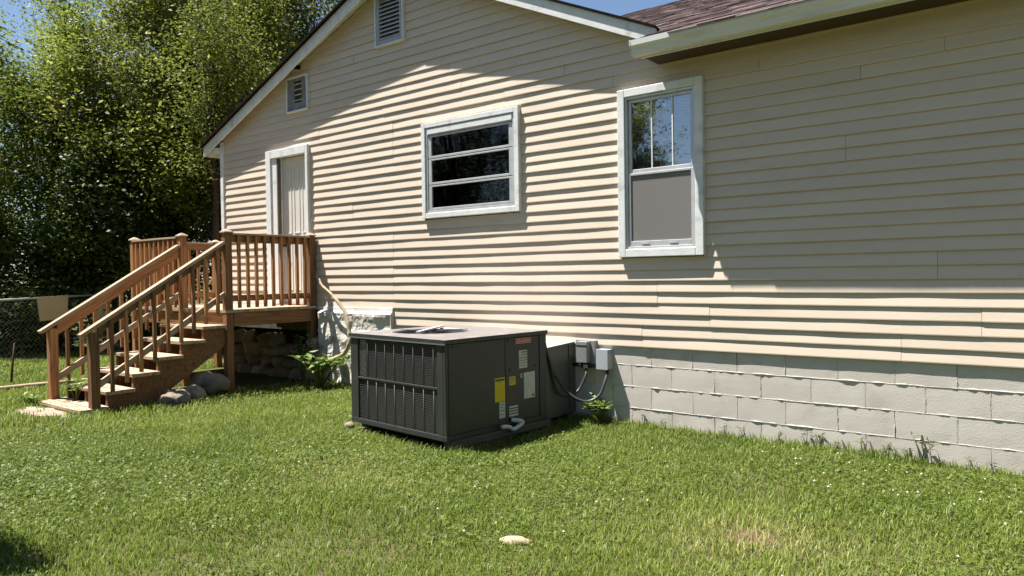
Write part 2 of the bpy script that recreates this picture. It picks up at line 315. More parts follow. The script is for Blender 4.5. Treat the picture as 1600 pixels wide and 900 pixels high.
for m in range(-18, 26):
    zb = OFF-E_*m; zt = zb+E_
    lo = -6.93 if m <= 22 else -3.226
    hi = 6.0
    cuts = list(SEAMS.get(m, []))
    for q in (-4.6+(m//2*1.37) % 3.1, 1.6+(m//2*2.11) % 3.2, 4.9):
        if all(abs(q-c) > 1.2 for c in cuts) and (q > 2.9 or q < -3.6): cuts.append(q)
    segs = [(lo, hi)]
    for (a, b, z0, z1) in OPEN:
        ov = min(zt, z1)-max(zb, z0)
        if ov > 0.52*E_:
            ns = []
            for (p, q) in segs:
                if b <= p or a >= q: ns.append((p, q))
                else:
                    if a > p: ns.append((p, a))
                    if b < q: ns.append((b, q))
            segs = ns
    for (p, q) in segs:
        cs = [p]+sorted(c for c in cuts if p+0.25 < c < q-0.25)+[q]
        for k in range(len(cs)-1):
            siding_board(m, cs[k]+(0.0012 if k else 0), cs[k+1]-0.0012, 0.0016*((k+m) % 2), 0)
# sheathing behind the boards, in cells round the openings
xs = sorted({-6.93, 6.0, *[o[0] for o in OPEN[:3]], *[o[1] for o in OPEN[:3]]}); zs = sorted({0.8, 3.42, *[o[2] for o in OPEN[:3]], *[o[3] for o in OPEN[:3]]})
sh = MB()
for i in range(len(xs)-1):
    for j in range(len(zs)-1):
        cx = (xs[i]+xs[i+1])/2; cz = (zs[j]+zs[j+1])/2
        if any(o[0] < cx < o[1] and o[2] < cz < o[3] for o in OPEN[:3]): continue
        sh.box(xs[i], xs[i+1], 0.026, 0.12, zs[j], zs[j+1])
sh.prism([(-6.93, 3.42), (0.9, 3.42), (0.358, 3.62), (-2.996, 5.13), (-6.93, 3.64)], 1, 0.026, 0.12)
sh.build("wall_sheathing", M_SHEATH, house, HO)
ew = MB()                                                    # the end walls and the back, so that the house is closed
ew.box(-6.94, -6.84, 0.121, 12.8, 0.0, 3.4); ew.box(5.9, 6.0, 0.121, 12.8, 0.0, 3.4); ew.box(-6.94, 6.0, 12.7, 12.8, 0.0, 3.4)
ew.prism([(0.12, 3.4), (12.8, 3.4), (6.4, 6.3)], 0, -6.93, -6.86); ew.prism([(0.12, 3.4), (12.8, 3.4), (6.4, 6.3)], 0, 5.91, 5.99)
ew.build("side_wall", M_SIDE, house, HO)
box("corner_trim", M_WHITE, house, -6.985, -6.905, -0.016, 0.10, 0.9, 3.60, HO, 0.006)
box("sill_flashing", M_WHITE, house, -4.85, -3.23, -0.014, 0.02, 1.092, 1.135, HO, 0.003)
# --- roof: gable cross roof, main roof, fascias, gutter
pk = (-3.007, -0.25, 5.249); tl = (-7.352, -0.13, 3.582); tr_ = (0.358, -0.13, 3.731)
def slab(P, th): return [(*p[:2], p[2]-th) for p in P]+list(P)
def roof_plane(name, P, th, m):
    n = len(P); mb = MB().add(slab(P, th), [tuple(reversed(range(n))), tuple(range(n, 2*n))]+[(i, (i+1) % n, n+(i+1) % n, n+i) for i in range(n)], tint=[0.4]*(2*n))
    return mb.build(name, m, house, HO)
roof_plane("gable_roof", [(tl[0], tl[1], tl[2]), (pk[0], pk[1], pk[2]), (pk[0], 3.6, pk[2]), (tl[0], 0.05, tl[2])], 0.026, M_ROOFEDGE)
roof_plane("gable_roof", [(pk[0], pk[1], pk[2]), (tr_[0], tr_[1], tr_[2]), (tr_[0]-0.03, 0.05, tr_[2]), (pk[0], 3.6, pk[2])], 0.026, M_ROOFEDGE)
def zm(y): return 3.530+0.435*(y+0.434)
roof_plane("main_roof", [(0.27, -0.405, zm(-0.405)), (6.3, -0.405, zm(-0.405)), (6.3, 6.4, zm(6.4)), (-7.3, 6.4, zm(6.4)), (-7.3, 4.2, zm(4.2)), (-3, 3.45, zm(3.45)), (0.29, 0.10, zm(0.10))], 0.06, M_ROOFEDGE)
roof_plane("main_roof", [(6.3, 6.4, zm(6.4)), (6.3, 13.2, 3.57), (-7.3, 13.2, 3.57), (-7.3, 6.4, zm(6.4))], 0.06, M_SHINGLE)
shg = MB(); row = 0; y = -0.446
while y < 6.38:
    xv = 0.34-(y+0.13)*(3.36/3.63) if y < 3.5 else -7.25
    x = max(xv, -7.25 if y > 3.5 else -3.0) - random.uniform(0, 0.25)
    x0lim = 0.285 if y < -0.05 else xv
    while x < 6.3:
        wd = random.choice((0.12, 0.16, 0.2, 0.26)); a = max(x, x0lim); b = min(x+wd-0.004, 6.3)
        if b-a > 0.03:
            th = random.choice((0.006, 0.006, 0.013)); y1 = y+0.148; tv = min(1, max(0, random.gauss(0.5, 0.23)))
            P = [(a, y, zm(y)+th), (b, y, zm(y)+th), (b, y1, zm(y1)+0.002), (a, y1, zm(y1)+0.002), (a, y, zm(y)-0.004), (b, y, zm(y)-0.004)]
            shg.add(P, [(0, 1, 2, 3), (4, 5, 1, 0), (4, 0, 3), (5, 2, 1)], None, [tv]*6)
        x += wd
    y += 0.13
shg.build("roof_shingles", M_SHINGLE, house, HO, kind='stuff')
def fascia(p0, p1, h):
    a = Vector(p0); b = Vector(p1); V = []
    for q in (a, b):
        V += [(q.x, q.y, q.z-0.025), (q.x, q.y+0.025, q.z-0.025), (q.x, q.y+0.025, q.z-h), (q.x, q.y, q.z-h)]
    return MB().add(V, [(0, 1, 2, 3), (7, 6, 5, 4), (0, 4, 5, 1), (1, 5, 6, 2), (2, 6, 7, 3), (3, 7, 4, 0)]).build("rake_fascia", M_WHITE, house, HO)
pkf = (pk[0], pk[1]+0.05, pk[2]); fascia((tl[0]+0.02, tl[1]+0.05, tl[2]+0.008), pkf, 0.172); fascia((pk[0], pk[1]+0.02, pk[2]), (tr_[0]-0.01, tr_[1]+0.02, tr_[2]+0.005), 0.165)
def rake_soffit(p0, p1):
    V = [(p0[0], p0[1]+0.026, p0[2]-0.06), (p1[0], p1[1]+0.026, p1[2]-0.06), (p1[0], 0.03, p1[2]-0.06), (p0[0], 0.03, p0[2]-0.06)]
    return MB().add(V+[(x, y, z+0.015) for x, y, z in V], [(3, 2, 1, 0), (4, 5, 6, 7), (0, 1, 5, 4), (2, 3, 7, 6)]).build("rake_soffit", M_WHITE, house, HO)
rake_soffit((tl[0], tl[1]+0.05, tl[2]), pkf); rake_soffit(pk, tr_)
MB().prism([(-7.33, 3.42), (-6.99, 3.45), (-6.99, 3.52), (-7.31, 3.55)], 1, -0.05, 0.4).build("eave_return", M_WHITE, house, HO)
gp = [(-0.315, 3.530), (-0.315, 3.416), (-0.395, 3.412), (-0.405, 3.440), (-0.412, 3.470), (-0.432, 3.492), (-0.434, 3.538), (-0.420, 3.538), (-0.420, 3.500), (-0.392, 3.43), (-0.325, 3.43), (-0.325, 3.530)]
g_ = MB(); n = len(gp)
g_.add([(0.262, *q) for q in gp]+[(6.3, *q) for q in gp], [(i, (i+1) % n, n+(i+1) % n, n+i) for i in range(n)]+[tuple(range(n))])
gutter = g_.build("gutter", M_GUTTER, house, HO)
capm = MB().prism([(-0.316, 3.532), (-0.316, 3.410), (-0.397, 3.408), (-0.408, 3.440), (-0.415, 3.470), (-0.436, 3.492), (-0.437, 3.542)], 0, 0.256, 0.264); capm.build("gutter_end_cap", M_GUTTER, gutter, HO)
box("eave_fascia", M_WHITE, house, 0.30, 6.3, -0.312, -0.287, 3.405, 3.56, HO)
box("eave_soffit", mat("soffit_brown", (0.07, 0.048, 0.03), 0.8, 0.2), house, 0.32, 6.28, -0.286, 0.015, 3.415, 3.43, HO)
MB().beam((-5.02, -0.12, 4.375), (-4.98, 0.0, 4.375), 0.03, 0.05).build("rake_bracket", M_ROOFEDGE, house, HO)
# --- windows
def frame_rect(mb, x0, x1, z0, z1, w, y0, y1, wt=None, wb=None):
    wt = wt or w; wb = wb or w
    mb.box(x0, x0+w, y0, y1, z0, z1); mb.box(x1-w, x1, y0, y1, z0, z1)
    mb.box(x0+w, x1-w, y0, y1, z1-wt, z1); mb.box(x0+w, x1-w, y0, y1, z0, z0+wb); return mb
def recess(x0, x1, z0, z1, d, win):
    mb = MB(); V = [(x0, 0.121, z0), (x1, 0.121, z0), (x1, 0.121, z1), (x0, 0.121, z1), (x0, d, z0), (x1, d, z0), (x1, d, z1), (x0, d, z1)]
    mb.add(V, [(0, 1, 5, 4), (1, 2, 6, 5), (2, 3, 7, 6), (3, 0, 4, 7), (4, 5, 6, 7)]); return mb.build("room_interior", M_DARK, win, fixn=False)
# awning window of three panes
wn = frame_rect(MB(), -2.676, -1.262, 2.185, 3.283, 0.058, -0.038, 0.06).build("window", M_WHITE, house, HO, 0.005)
wn['label'] = "wide awning window of three dark panes stacked in a white frame"
frame_rect(MB(), -2.617, -1.321, 2.244, 3.224, 0.03, -0.024, 0.05, 0.085, 0.03).build("window_frame", M_ALU, wn, None, 0.003)
box("header_panel", M_WHITE, wn, -2.585, -1.353, -0.032, -0.0245, 3.150, 3.212, None, 0.003)
zc = [3.138, 2.868, 2.566, 2.275]
for k in range(3):
    z1 = zc[k]-0.004; z0 = zc[k+1]+0.004
    frame_rect(MB(), -2.586, -1.352, z0, z1, 0.052, -0.016, 0.02, 0.018, 0.026).build("sash", M_ALU, wn, None, 0.003)
    box("pane", M_GLASSD, wn, -2.53, -1.408, 0.000, 0.004, z0+0.027, z1-0.019)
recess(-2.66, -1.28, 2.2, 3.26, 0.9, wn)
# tall double hung window
wn = frame_rect(MB(), -0.092, 0.752, 1.668, 3.236, 0.075, -0.042, 0.06).build("window", M_WHITE, house, HO, 0.006)
wn['label'] = "tall sash window with reflecting upper pane and insect screen below"
frame_rect(MB(), -0.016, 0.676, 1.744, 3.160, 0.022, -0.026, 0.05).build("window_frame", M_ALU, wn, None, 0.003)
frame_rect(MB(), 0.007, 0.653, 2.452, 3.137, 0.030, 0.0, 0.03, 0.03, 0.034).build("sash", M_ALU, wn, None, 0.003)
box("pane", M_GLASS, wn, 0.036, 0.624, 0.012, 0.016, 2.485, 3.108)
for x in (0.243, 0.448): box("muntin", M_WHITE, wn, x-0.006, x+0.006, 0.004, 0.0115, 2.485, 3.108)
frame_rect(MB(), 0.007, 0.653, 1.767, 2.450, 0.024, -0.014, 0.012, 0.022, 0.05).build("sash", M_ALU, wn, None, 0.003)
box("insect_screen", M_SCREEN, wn, 0.030, 0.630, -0.003, -0.001, 1.815, 2.430)
box("pane", M_GLASS, wn, 0.030, 0.630, 0.020, 0.024, 1.815, 2.430)
for x in (0.19, 0.47): box("sash_lift", M_ALU, wn, x-0.05, x+0.03, -0.024, -0.0142, 1.786, 1.798)
bl = MB()
for k in range(24):
    z = 2.47+k*0.0285; bl.add([(0.03, 0.075, z), (0.64, 0.075, z), (0.64, 0.091, z+0.023), (0.03, 0.091, z+0.023)], [(0, 1, 2, 3)])
bl.build("window_blind", M_BLIND, wn, None, 0, 'stuff')
cu = MB(); cv = []
for i in range(61):
    x = 0.0+0.68*i/60; yy = 0.11+0.012*math.sin(i*0.9)+0.006*math.sin(i*2.3+1); cv += [(x, yy, 1.70), (x, yy+0.004*math.sin(i), 3.2)]
cu.add(cv, [(2*i, 2*i+2, 2*i+3, 2*i+1) for i in range(60)], smooth=True); cu.build("reflection_sheet", mat("brown_reflection", (0.30, 0.22, 0.185), 0.9, 0.1, c2=(0.22, 0.17, 0.15), nscale=3), wn)  # added folded sheet; brown reflections in the lower screen are painted with it
recess(-0.07, 0.735, 1.69, 3.215, 0.9, wn)
# --- door
dr = box("door", M_DOOR, house, -5.500, -4.868, 0.060, 0.105, 1.16, 3.200, HO)
dr['label'] = "cream panelled back door"
fr = MB(); fr.box(-5.77, -5.655, -0.040, 0.04, 1.13, 3.318); fr.box(-4.862, -4.808, -0.040, 0.04, 1.13, 3.318); fr.box(-5.655, -4.862, -0.040, 0.04, 3.205, 3.318)
fr.build("door_trim", M_WHITE, dr, HO, 0.006)
fr = MB(); fr.box(-5.654, -5.506, -0.020, 0.112, 1.15, 3.204); fr.build("door_jamb", M_WHITE, dr, HO, 0.004)
fr = MB(); fr.box(-5.53, -5.505, -0.021, 0.03, 1.15, 3.200); fr.build("weather_strip", mat("weatherstrip", (0.14, 0.11, 0.08)), dr, HO)
for (a, b) in ((-5.43, -5.30), (-5.245, -5.115), (-5.06, -4.93)):
    for (z0, z1) in ((1.35, 2.03), (2.14, 3.06)):
        frame_rect(MB(), a, b, z0, z1, 0.014, 0.053, 0.0598).build("door_panel", M_DOOR, dr, HO, 0.002)
kb = MB(); kb.tube([(-5.455, 0.06, 1.985), (-5.455, 0.035, 1.985), (-5.455, 0.03, 1.985), (-5.455, 0.005, 1.985), (-5.455, -0.002, 1.985)], [0.026, 0.026, 0.014, 0.03, 0.018], 12); kb.build("door_knob", M_BLACK, dr, HO)
box("threshold", M_WOODD, dr, -5.66, -4.86, -0.05, 0.12, 1.115, 1.158, HO)
# --- gable vents
v1 = frame_rect(MB(), -3.446, -2.948, 4.316, 4.955, 0.022, -0.032, 0.03).build("gable_vent", M_WHITE, house, HO, 0.003); v1['label'] = "large louvred gable vent under the roof peak"
frame_rect(MB(), -3.423, -2.971, 4.339, 4.932, 0.05, -0.020, 0.03, 0.05, 0.055).build("vent_frame", mat("vent_grey_paint", (0.36, 0.38, 0.42), 0.6, 0.3), v1, None, 0.003)
for k in range(10):
    z = 4.402+k*0.049; MB().add([(-3.372, -0.015, z), (-3.022, -0.015, z), (-3.022, 0.03, z+0.042), (-3.372, 0.03, z+0.042), (-3.372, -0.015, z+0.008), (-3.022, -0.015, z+0.008), (-3.022, 0.03, z+0.05), (-3.372, 0.03, z+0.05)],
        [(0, 3, 2, 1), (4, 5, 6, 7), (0, 1, 5, 4), (1, 2, 6, 5), (2, 3, 7, 6), (3, 0, 4, 7)]).build("louver", M_ALU, v1)
box("vent_backing", M_DARK, v1, -3.41, -2.98, 0.034, 0.05, 4.34, 4.93)
v2 = frame_rect(MB(), -5.262, -4.796, 3.785, 4.262, 0.022, -0.032, 0.03).build("gable_vent", M_WHITE, house, HO, 0.003); v2['label'] = "small boarded gable vent close under the left eave"
vb = MB(); vb.box(-5.239, -5.10, -0.016, 0.03, 3.808, 4.239); vb.box(-4.93, -4.819, -0.016, 0.03, 3.808, 4.239); vb.box(-5.10, -4.93, -0.016, 0.03, 3.808, 3.905); vb.box(-5.10, -4.93, -0.016, 0.03, 4.20, 4.239)
vb.build("vent_board", mat("vent_board_grey", (0.16, 0.16, 0.165), 0.8, 0.2, c2=(0.25, 0.25, 0.25), nscale=9), v2)
for k in range(4): MB().beam((-5.10, 0.0, 3.945+k*0.072), (-4.93, 0.0, 3.945+k*0.072), 0.03, 0.010, (0, -0.6, 0.8)).build("louver", M_ALU, v2)
box("vent_backing", M_DARK, v2, -5.11, -4.92, 0.034, 0.05, 3.89, 4.21)
# --- foundation of painted blocks: courses .203 high
def block(x0, x1, z0, z1):
    g = 0.0035; nx = max(2, int((x1-x0)/0.07)); nz = 3; sd = random.uniform(0, 99); vs = []; fs = []
    yo = random.uniform(-0.001, 0.001)
    for j in range(nz+1):
        for i in range(nx+1):
            x = x0+g+(x1-x0-2*g)*i/nx; z = z0+g+(z1-z0-2*g)*j/nz
            ed = (i in (0, nx)) or (j in (0, nz)); y = 0.022+yo+(0.0007 if ed else 0)+0.0012*mnoise.noise((x*6+sd, z*6, 0))
            if ed: x += 0.003*mnoise.noise((x*20, z*20, sd)); z += 0.003*mnoise.noise((z*20, x*20, sd))
            vs.append((x, y, z))
    for j in range(nz):
        for i in range(nx): k = j*(nx+1)+i; fs.append((k, k+1, k+nx+2, k+nx+1))
    nb = len(vs); vs += [(x0+g, 0.11, z0+g), (x1-g, 0.11, z0+g), (x1-g, 0.11, z1-g), (x0+g, 0.11, z1-g)]
    b_ = [nx, 0]; bot = list(range(0, nx+1)); top = list(range(nz*(nx+1), (nz+1)*(nx+1))); lef = [j*(nx+1) for j in range(nz+1)]; rig = [j*(nx+1)+nx for j in range(nz+1)]
    fs += [tuple(bot[::-1]+[nb, nb+1]), tuple(top+[nb+2, nb+3]), tuple(lef+[nb+3, nb]), tuple(rig[::-1]+[nb+1, nb+2])]
    MB().add(vs, fs).build("concrete_block", M_BLOCK, house, HO)
rows_z = [0.650, 0.447, 0.244, 0.041]
joints = []
for r_, z0 in enumerate(rows_z):
    x = -3.22; sh_ = 0.203 if r_ in (0, 2) else 0.0
    edges = [-3.22]+[0.406*i+sh_ for i in range(-9, 16) if -3.15 < 0.406*i+sh_ < 5.95]+[6.0]
    for a, b in zip(edges, edges[1:]):
        block(a, b, z0, z0+0.203 if r_ else 0.862)
        if r_ < 4: joints.append((b, z0, z0+0.203))
mo = MB()
def bead(a, b, w, amp, seed):
    a = Vector(a); b = Vector(b); d = b-a; n = max(3, int(d.length/0.018)); d.normalize(); perp = Vector((-d.z, 0, d.x)); V = []; Fc = []
    for i in range(n+1):
        p = a+(b-a)*(i/n); j = mnoise.noise((p.x*14+seed, p.z*14, seed)); k = mnoise.noise((p.x*37, p.z*37+seed, 1.3)); h = 0.0028+amp*0.75*max(0, 0.05+j+0.6*k); ww = w*(0.8+0.7*abs(k)); c = p+perp*0.004*j
        V += [c-perp*ww+Vector((0, 0.004, 0)), c-perp*ww*0.4+Vector((0, -h, 0)), c+perp*ww*0.5+Vector((0, -h*0.8, 0)), c+perp*ww+Vector((0, 0.004, 0))]
    for i in range(n):
        for q in range(3): Fc.append((4*i+q, 4*i+4+q, 4*i+5+q, 4*i+1+q))
    mo.add(V, Fc)
for z in (0.650, 0.447, 0.244, 0.041): bead((-0.9, 0.0235, z), (6.0, 0.0235, z), 0.0055, 0.009, z*7)
for (x, z0, z1) in joints:
    if x > -0.9 and random.random() < 0.93: bead((x, 0.0245, z0+0.01), (x, 0.0245, z1-0.01), 0.0042, 0.0055 if random.random() < 0.7 else 0.010, x*3.3+z0)
mo.build("mortar_joints", M_MORTAR, house, HO, 0, 'stuff')
box("foundation_backing", M_DARK, house, -6.93, 5.99, 0.112, 0.2, -0.2, 0.9, HO)  # dark sheet; the shadowed void under the deck is put into its colour
# whitewashed stone foundation between the deck and the air conditioner
vs = []; fs = []; nx, nz = 46, 34
for j in range(nz+1):
    for i in range(nx+1):
        x = -4.62+1.395*i/nx; z = -0.05+1.14*j/nz
        bl_ = 0.03*mnoise.noise((x*3.3, z*5, 4))+0.013*mnoise.noise((x*9, z*11, 7))+0.006*mnoise.noise((x*25, z*25, 2))
        sc_ = 1.0 if 0 < j < nz and 0 < i < nx else 0.25
        vs.append((x, -0.055+bl_*sc_+(0.03 if j == nz else 0), z))
for j in range(nz):
    for i in range(nx): k = j*(nx+1)+i; fs.append((k, k+1, k+nx+2, k+nx+1))
nb = len(vs); vs += [(-4.62, 0.10, 1.088), (-3.225, 0.10, 1.088), (-3.225, 0.10, -0.05), (-4.62, 0.10, -0.05)]
top = list(range(nz*(nx+1), (nz+1)*(nx+1))); rig = [j*(nx+1)+nx for j in range(nz+1)]; lef = [j*(nx+1) for j in range(nz+1)]
fs += [tuple(top+[nb+1, nb]), tuple(rig[::-1]+[nb+2, nb+1][::1]), tuple(lef+[nb, nb+3])]
MB().add(vs, fs).build("painted_stone_wall", M_STUCCO, house, HO, fixn=False)
def rock_mesh(name, sx, sy, sz, seed, sub=3, rough=0.22, flat=0.0):
    bm = bmesh.new(); bmesh.ops.create_icosphere(bm, subdivisions=sub, radius=1.0)
    for v in bm.verts:
        p = v.co.copy(); k = 1+rough*mnoise.noise(p*1.1+Vector((seed*3.7, seed, 0)))+rough*0.45*mnoise.noise(p*2.6+Vector((0, seed*2.1, seed)))+rough*0.22*mnoise.noise(p*7+Vector((seed, 0, 0)))+rough*0.12*abs(mnoise.noise(p*15+Vector((0, seed, 0))))
        q = p*k
        for ax in range(3):
            q[ax] = math.copysign(abs(q[ax])**(1-flat), q[ax])
        v.co = Vector((q.x*sx, q.y*sy, q.z*sz))
    for f in bm.faces: f.smooth = True
    me = bpy.data.meshes.new(name); bm.to_mesh(me); bm.free(); return me
def rock(name, m, loc, size, seed, parent=None, rot=0.0, tilt=0.0, **k):
    if parent is None: k.setdefault('sub', 4)
    me = rock_mesh(name, *size, seed, **k); me.materials.append(m); o = bpy.data.objects.new(name, me); C.objects.link(o)
    o.location = loc; o.rotation_euler = (tilt, 0.15*tilt, rot)
    if parent: o.parent = parent; o.location = Vector(loc)-parent.location
    return o
# rubble foundation under the deck: every stone a part
z = 0.02; r_ = 0
while z < 0.66:
    x = -6.85+random.uniform(0, 0.12)
    hh = random.uniform(0.065, 0.10) if r_ else 0.13
    while x < -4.66:
        wd = random.choice((0.07, 0.09, 0.12, 0.16, 0.22))*(1.2 if r_ == 0 else 1); 
        if z > 0.55 and random.random() < 0.45: x += wd*1.5; continue
        rock("foundation_stone", M_ROCK, (x+wd, 0.03+random.uniform(-0.05, 0.03)-0.10*max(0, 0.5-z), z+hh+random.uniform(-0.015, 0.02)), (wd*1.04, 0.15, hh*random.uniform(1.0, 1.25)), random.uniform(0, 99), house, random.uniform(-0.25, 0.25), random.uniform(-0.25, 0.25), sub=3, flat=0.05, rough=0.42)
        x += wd*2*0.97
    z += hh*1.85; r_ += 1
# ---------------------------------------------------------------- deck with stairs
XR, XC, XD = -4.745, -5.79, -7.08; YF, YB = -1.275, -0.062
deck = thing("deck", (-5.6, -1.3, 0.15), "brown wooden deck landing with railed stairs down from the back door", "deck")
DO = (-5.6, -1.3, 0.15)
def part(mb, name, m, bevel=0.003, parent=None): return mb.build(name, m, parent or deck, DO if (parent is None or parent is deck) else DO, bevel)
fl_y = [-1.325+0.1425*i for i in range(9)]
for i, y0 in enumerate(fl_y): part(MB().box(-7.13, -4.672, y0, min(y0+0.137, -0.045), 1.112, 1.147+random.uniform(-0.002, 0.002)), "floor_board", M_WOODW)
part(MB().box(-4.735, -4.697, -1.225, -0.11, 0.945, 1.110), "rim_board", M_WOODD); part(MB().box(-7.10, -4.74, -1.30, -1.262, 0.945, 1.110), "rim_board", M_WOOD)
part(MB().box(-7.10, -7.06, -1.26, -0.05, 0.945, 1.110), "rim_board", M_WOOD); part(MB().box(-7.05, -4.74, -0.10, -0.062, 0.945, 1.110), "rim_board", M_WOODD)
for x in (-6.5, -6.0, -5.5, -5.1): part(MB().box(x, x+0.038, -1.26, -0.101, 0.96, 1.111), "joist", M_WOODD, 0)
def post(x, y, z0, z1, m=M_WOOD):
    if (x, y) in ((XR, YF), (XR, YB)): m = M_WOODD  # right-hand posts get the shade-darkened wood
    p = part(MB().box(x-0.0445, x+0.0445, y-0.0445, y+0.0445, z0, z1), "post", m, 0.004)
    return p
def post_cap(p, x, y, z):
    c = MB(); h = 0.057; c.add([(x-h, y-h, z+0.0005), (x+h, y-h, z+0.0005), (x+h, y+h, z+0.0005), (x-h, y+h, z+0.0005), (x-h, y-h, z+0.014), (x+h, y-h, z+0.014), (x+h, y+h, z+0.014), (x-h, y+h, z+0.014), (x-0.012, y-0.012, z+0.046), (x+0.012, y-0.012, z+0.046), (x+0.012, y+0.012, z+0.046), (x-0.012, y+0.012, z+0.046)],
        [(3, 2, 1, 0), (0, 1, 5, 4), (1, 2, 6, 5), (2, 3, 7, 6), (3, 0, 4, 7), (4, 5, 9, 8), (5, 6, 10, 9), (6, 7, 11, 10), (7, 4, 8, 11), (8, 9, 10, 11)])
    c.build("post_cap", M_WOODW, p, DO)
for (x, y) in ((XR, YF), (XC, YF), (XD, YF), (XR, YB), (XD, YB)):
    pz = post(x, y, 0.05, 2.075); post_cap(pz, x, y, 2.075)
NP = -2.80
p1 = post(XR+0.0, NP, 0.02, 0.985, M_WOODD); p2 = post(XC, NP, 0.02, 0.985)
BAL = {}
def baluster(x, y, z0, z1, m=M_WOOD):
    part(MB().box(x-0.0175, x+0.0175, y-0.0175, y+0.0175, z0, z1), "baluster", m, 0.002)
def level_rail(a, b, side, nb, off):
    """rails between posts a, b (xy); balusters hung on the outer side"""
    A = Vector((*a, 0)); B = Vector((*b, 0)); d = (B-A).normalized(); s = Vector((d.y, -d.x, 0))*side
    A2 = A+d*0.046; B2 = B-d*0.046
    part(MB().beam(A2+Vector((0, 0, 2.005)), B2+Vector((0, 0, 2.005)), 0.036, 0.088), "top_rail", M_WOOD)
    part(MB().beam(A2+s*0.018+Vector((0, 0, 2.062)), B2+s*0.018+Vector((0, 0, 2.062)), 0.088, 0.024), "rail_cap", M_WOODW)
    part(MB().beam(A2+Vector((0, 0, 1.285)), B2+Vector((0, 0, 1.285)), 0.036, 0.075), "bottom_rail", M_WOOD)
    for i in range(nb):
        t = (i+0.75)/(nb+0.4); p = A2+(B2-A2)*t+s*0.037; baluster(p.x, p.y, 1.165, 2.048)
level_rail((XR, YF), (XR, YB), 1, 9, 0); level_rail((XD, YF), (XC, YF), 1, 9, 0); level_rail((XD, YF), (XD, YB), -1, 8, 0)
# stairs
SL = 0.1545/0.27
def zr(y, base): return base+SL*1.09*(y-NP)
def stair_rail(x, s, deep, mside):
    # cap from beyond the bottom post to the top post
    y0 = NP-0.13; y1 = YF-0.05
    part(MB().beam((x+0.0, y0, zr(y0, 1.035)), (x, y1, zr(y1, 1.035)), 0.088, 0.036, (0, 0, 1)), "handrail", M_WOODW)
    part(MB().beam((x-s*0.0, NP+0.046, zr(NP+0.046, 1.012-deep/2)), (x-s*0.0, YF-0.046, zr(YF-0.046, 1.012-deep/2)), 0.036, deep, (0, 0, 1), True), "top_rail", mside)
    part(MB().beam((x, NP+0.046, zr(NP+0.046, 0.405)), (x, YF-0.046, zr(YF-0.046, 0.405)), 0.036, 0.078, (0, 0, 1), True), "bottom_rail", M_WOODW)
    n = 9
    for i in range(n):
        y = NP+0.046+(YF-NP-0.09)*(i+0.8)/(n+0.5); baluster(x+s*0.037, y, zr(y, 0.405)-0.175, zr(y, 1.0), M_WOOD if i % 3 else M_WOODD)
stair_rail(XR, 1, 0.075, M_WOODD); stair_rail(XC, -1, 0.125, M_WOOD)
for k in range(6):
    zt = 0.970-0.1545*k; yb_ = -1.325-0.27*k if k else -1.33
    xl, xr_ = (-5.755, -4.685) if k < 5 else (-5.80, -4.70)
    for j, (a, b) in enumerate(((yb_-0.142, yb_-0.002), (yb_-0.288, yb_-0.147))):
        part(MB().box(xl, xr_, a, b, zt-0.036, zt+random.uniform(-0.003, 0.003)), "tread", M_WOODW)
for x in (XR-0.01, XC+0.06, (XR+XC)/2):
    poly = [(-1.30, 0.934), (-1.33-0.005, 0.934)]
    for k in range(6):
        zt = 0.970-0.1545*k-0.037; yb_ = -1.33-0.27*k
        poly += [(yb_, zt), (yb_-0.27, zt)]
    poly = [(-1.30, 0.94)]
    for k in range(6):
        zt = 0.970-0.1545*k-0.037; yb_ = -1.33-0.27*k; poly += [(yb_+0.0 if k else -1.32, zt), (yb_-0.268, zt)]
    poly += [(-2.94, 0.03), (-2.35, 0.06), (-1.30, 0.735)]
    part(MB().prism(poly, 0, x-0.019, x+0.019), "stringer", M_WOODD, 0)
# ---------------------------------------------------------------- packaged air conditioner
AW, AD, AH = 1.345, 1.25, 0.835; RZ = R(-6)
ac = thing("air_conditioner", (-1.3315, -1.0851, 0.165), "dark grey packaged air conditioner with louvred coil guard and stickers", "air conditioner", RZ)
hx, hy = AW/2, AD/2
def acp(mb, name, m, bevel=0.0, parent=None, kind=None): return mb.build(name, m, parent or ac, None, bevel, kind)
# panels
acp(MB().box(-hx+0.008, hx-0.008, -hy+0.09, hy-0.002, 0.002, 0.79), "cabinet_core", M_DARK)
acp(MB().box(hx-0.024, hx, -hy+0.035, 0.070, 0.045, 0.792), "side_panel", M_ACG, 0.004)
acp(MB().box(hx-0.024, hx-0.003, 0.078, hy-0.10, 0.045, 0.792), "access_panel", M_ACG, 0.004)
acp(MB().box(hx-0.03, hx, -hy, -hy+0.031, 0.0, 0.795), "corner_post", M_ACG, 0.004)
acp(MB().box(hx-0.105, hx-0.031, -hy, -hy+0.025, 0.045, 0.795), "corner_post", M_ACG, 0.004)
acp(MB().box(-hx, -hx+0.115, -hy, -hy+0.03, 0.0, 0.795), "corner_post", M_ACG, 0.004)
acp(MB().box(hx-0.03, hx+0.002, hy-0.094, hy, 0.0, 0.795), "corner_post", M_ACG, 0.004)
acp(MB().box(-hx, -hx+0.02, -hy+0.031, hy, 0.0, 0.795), "side_panel", M_ACG, 0.004)
acp(MB().box(-hx+0.02, hx-0.03, hy-0.0015, hy+0.012, 0.0, 0.795), "rear_panel", M_ACG, 0.004)
br = MB(); br.box(-hx, hx-0.031, -hy-0.004, -hy+0.03, 0.0, 0.043); br.box(hx-0.0305, hx+0.006, -hy-0.004, hy, 0.0, 0.043); acp(br, "base_rail", M_ACG, 0.003)
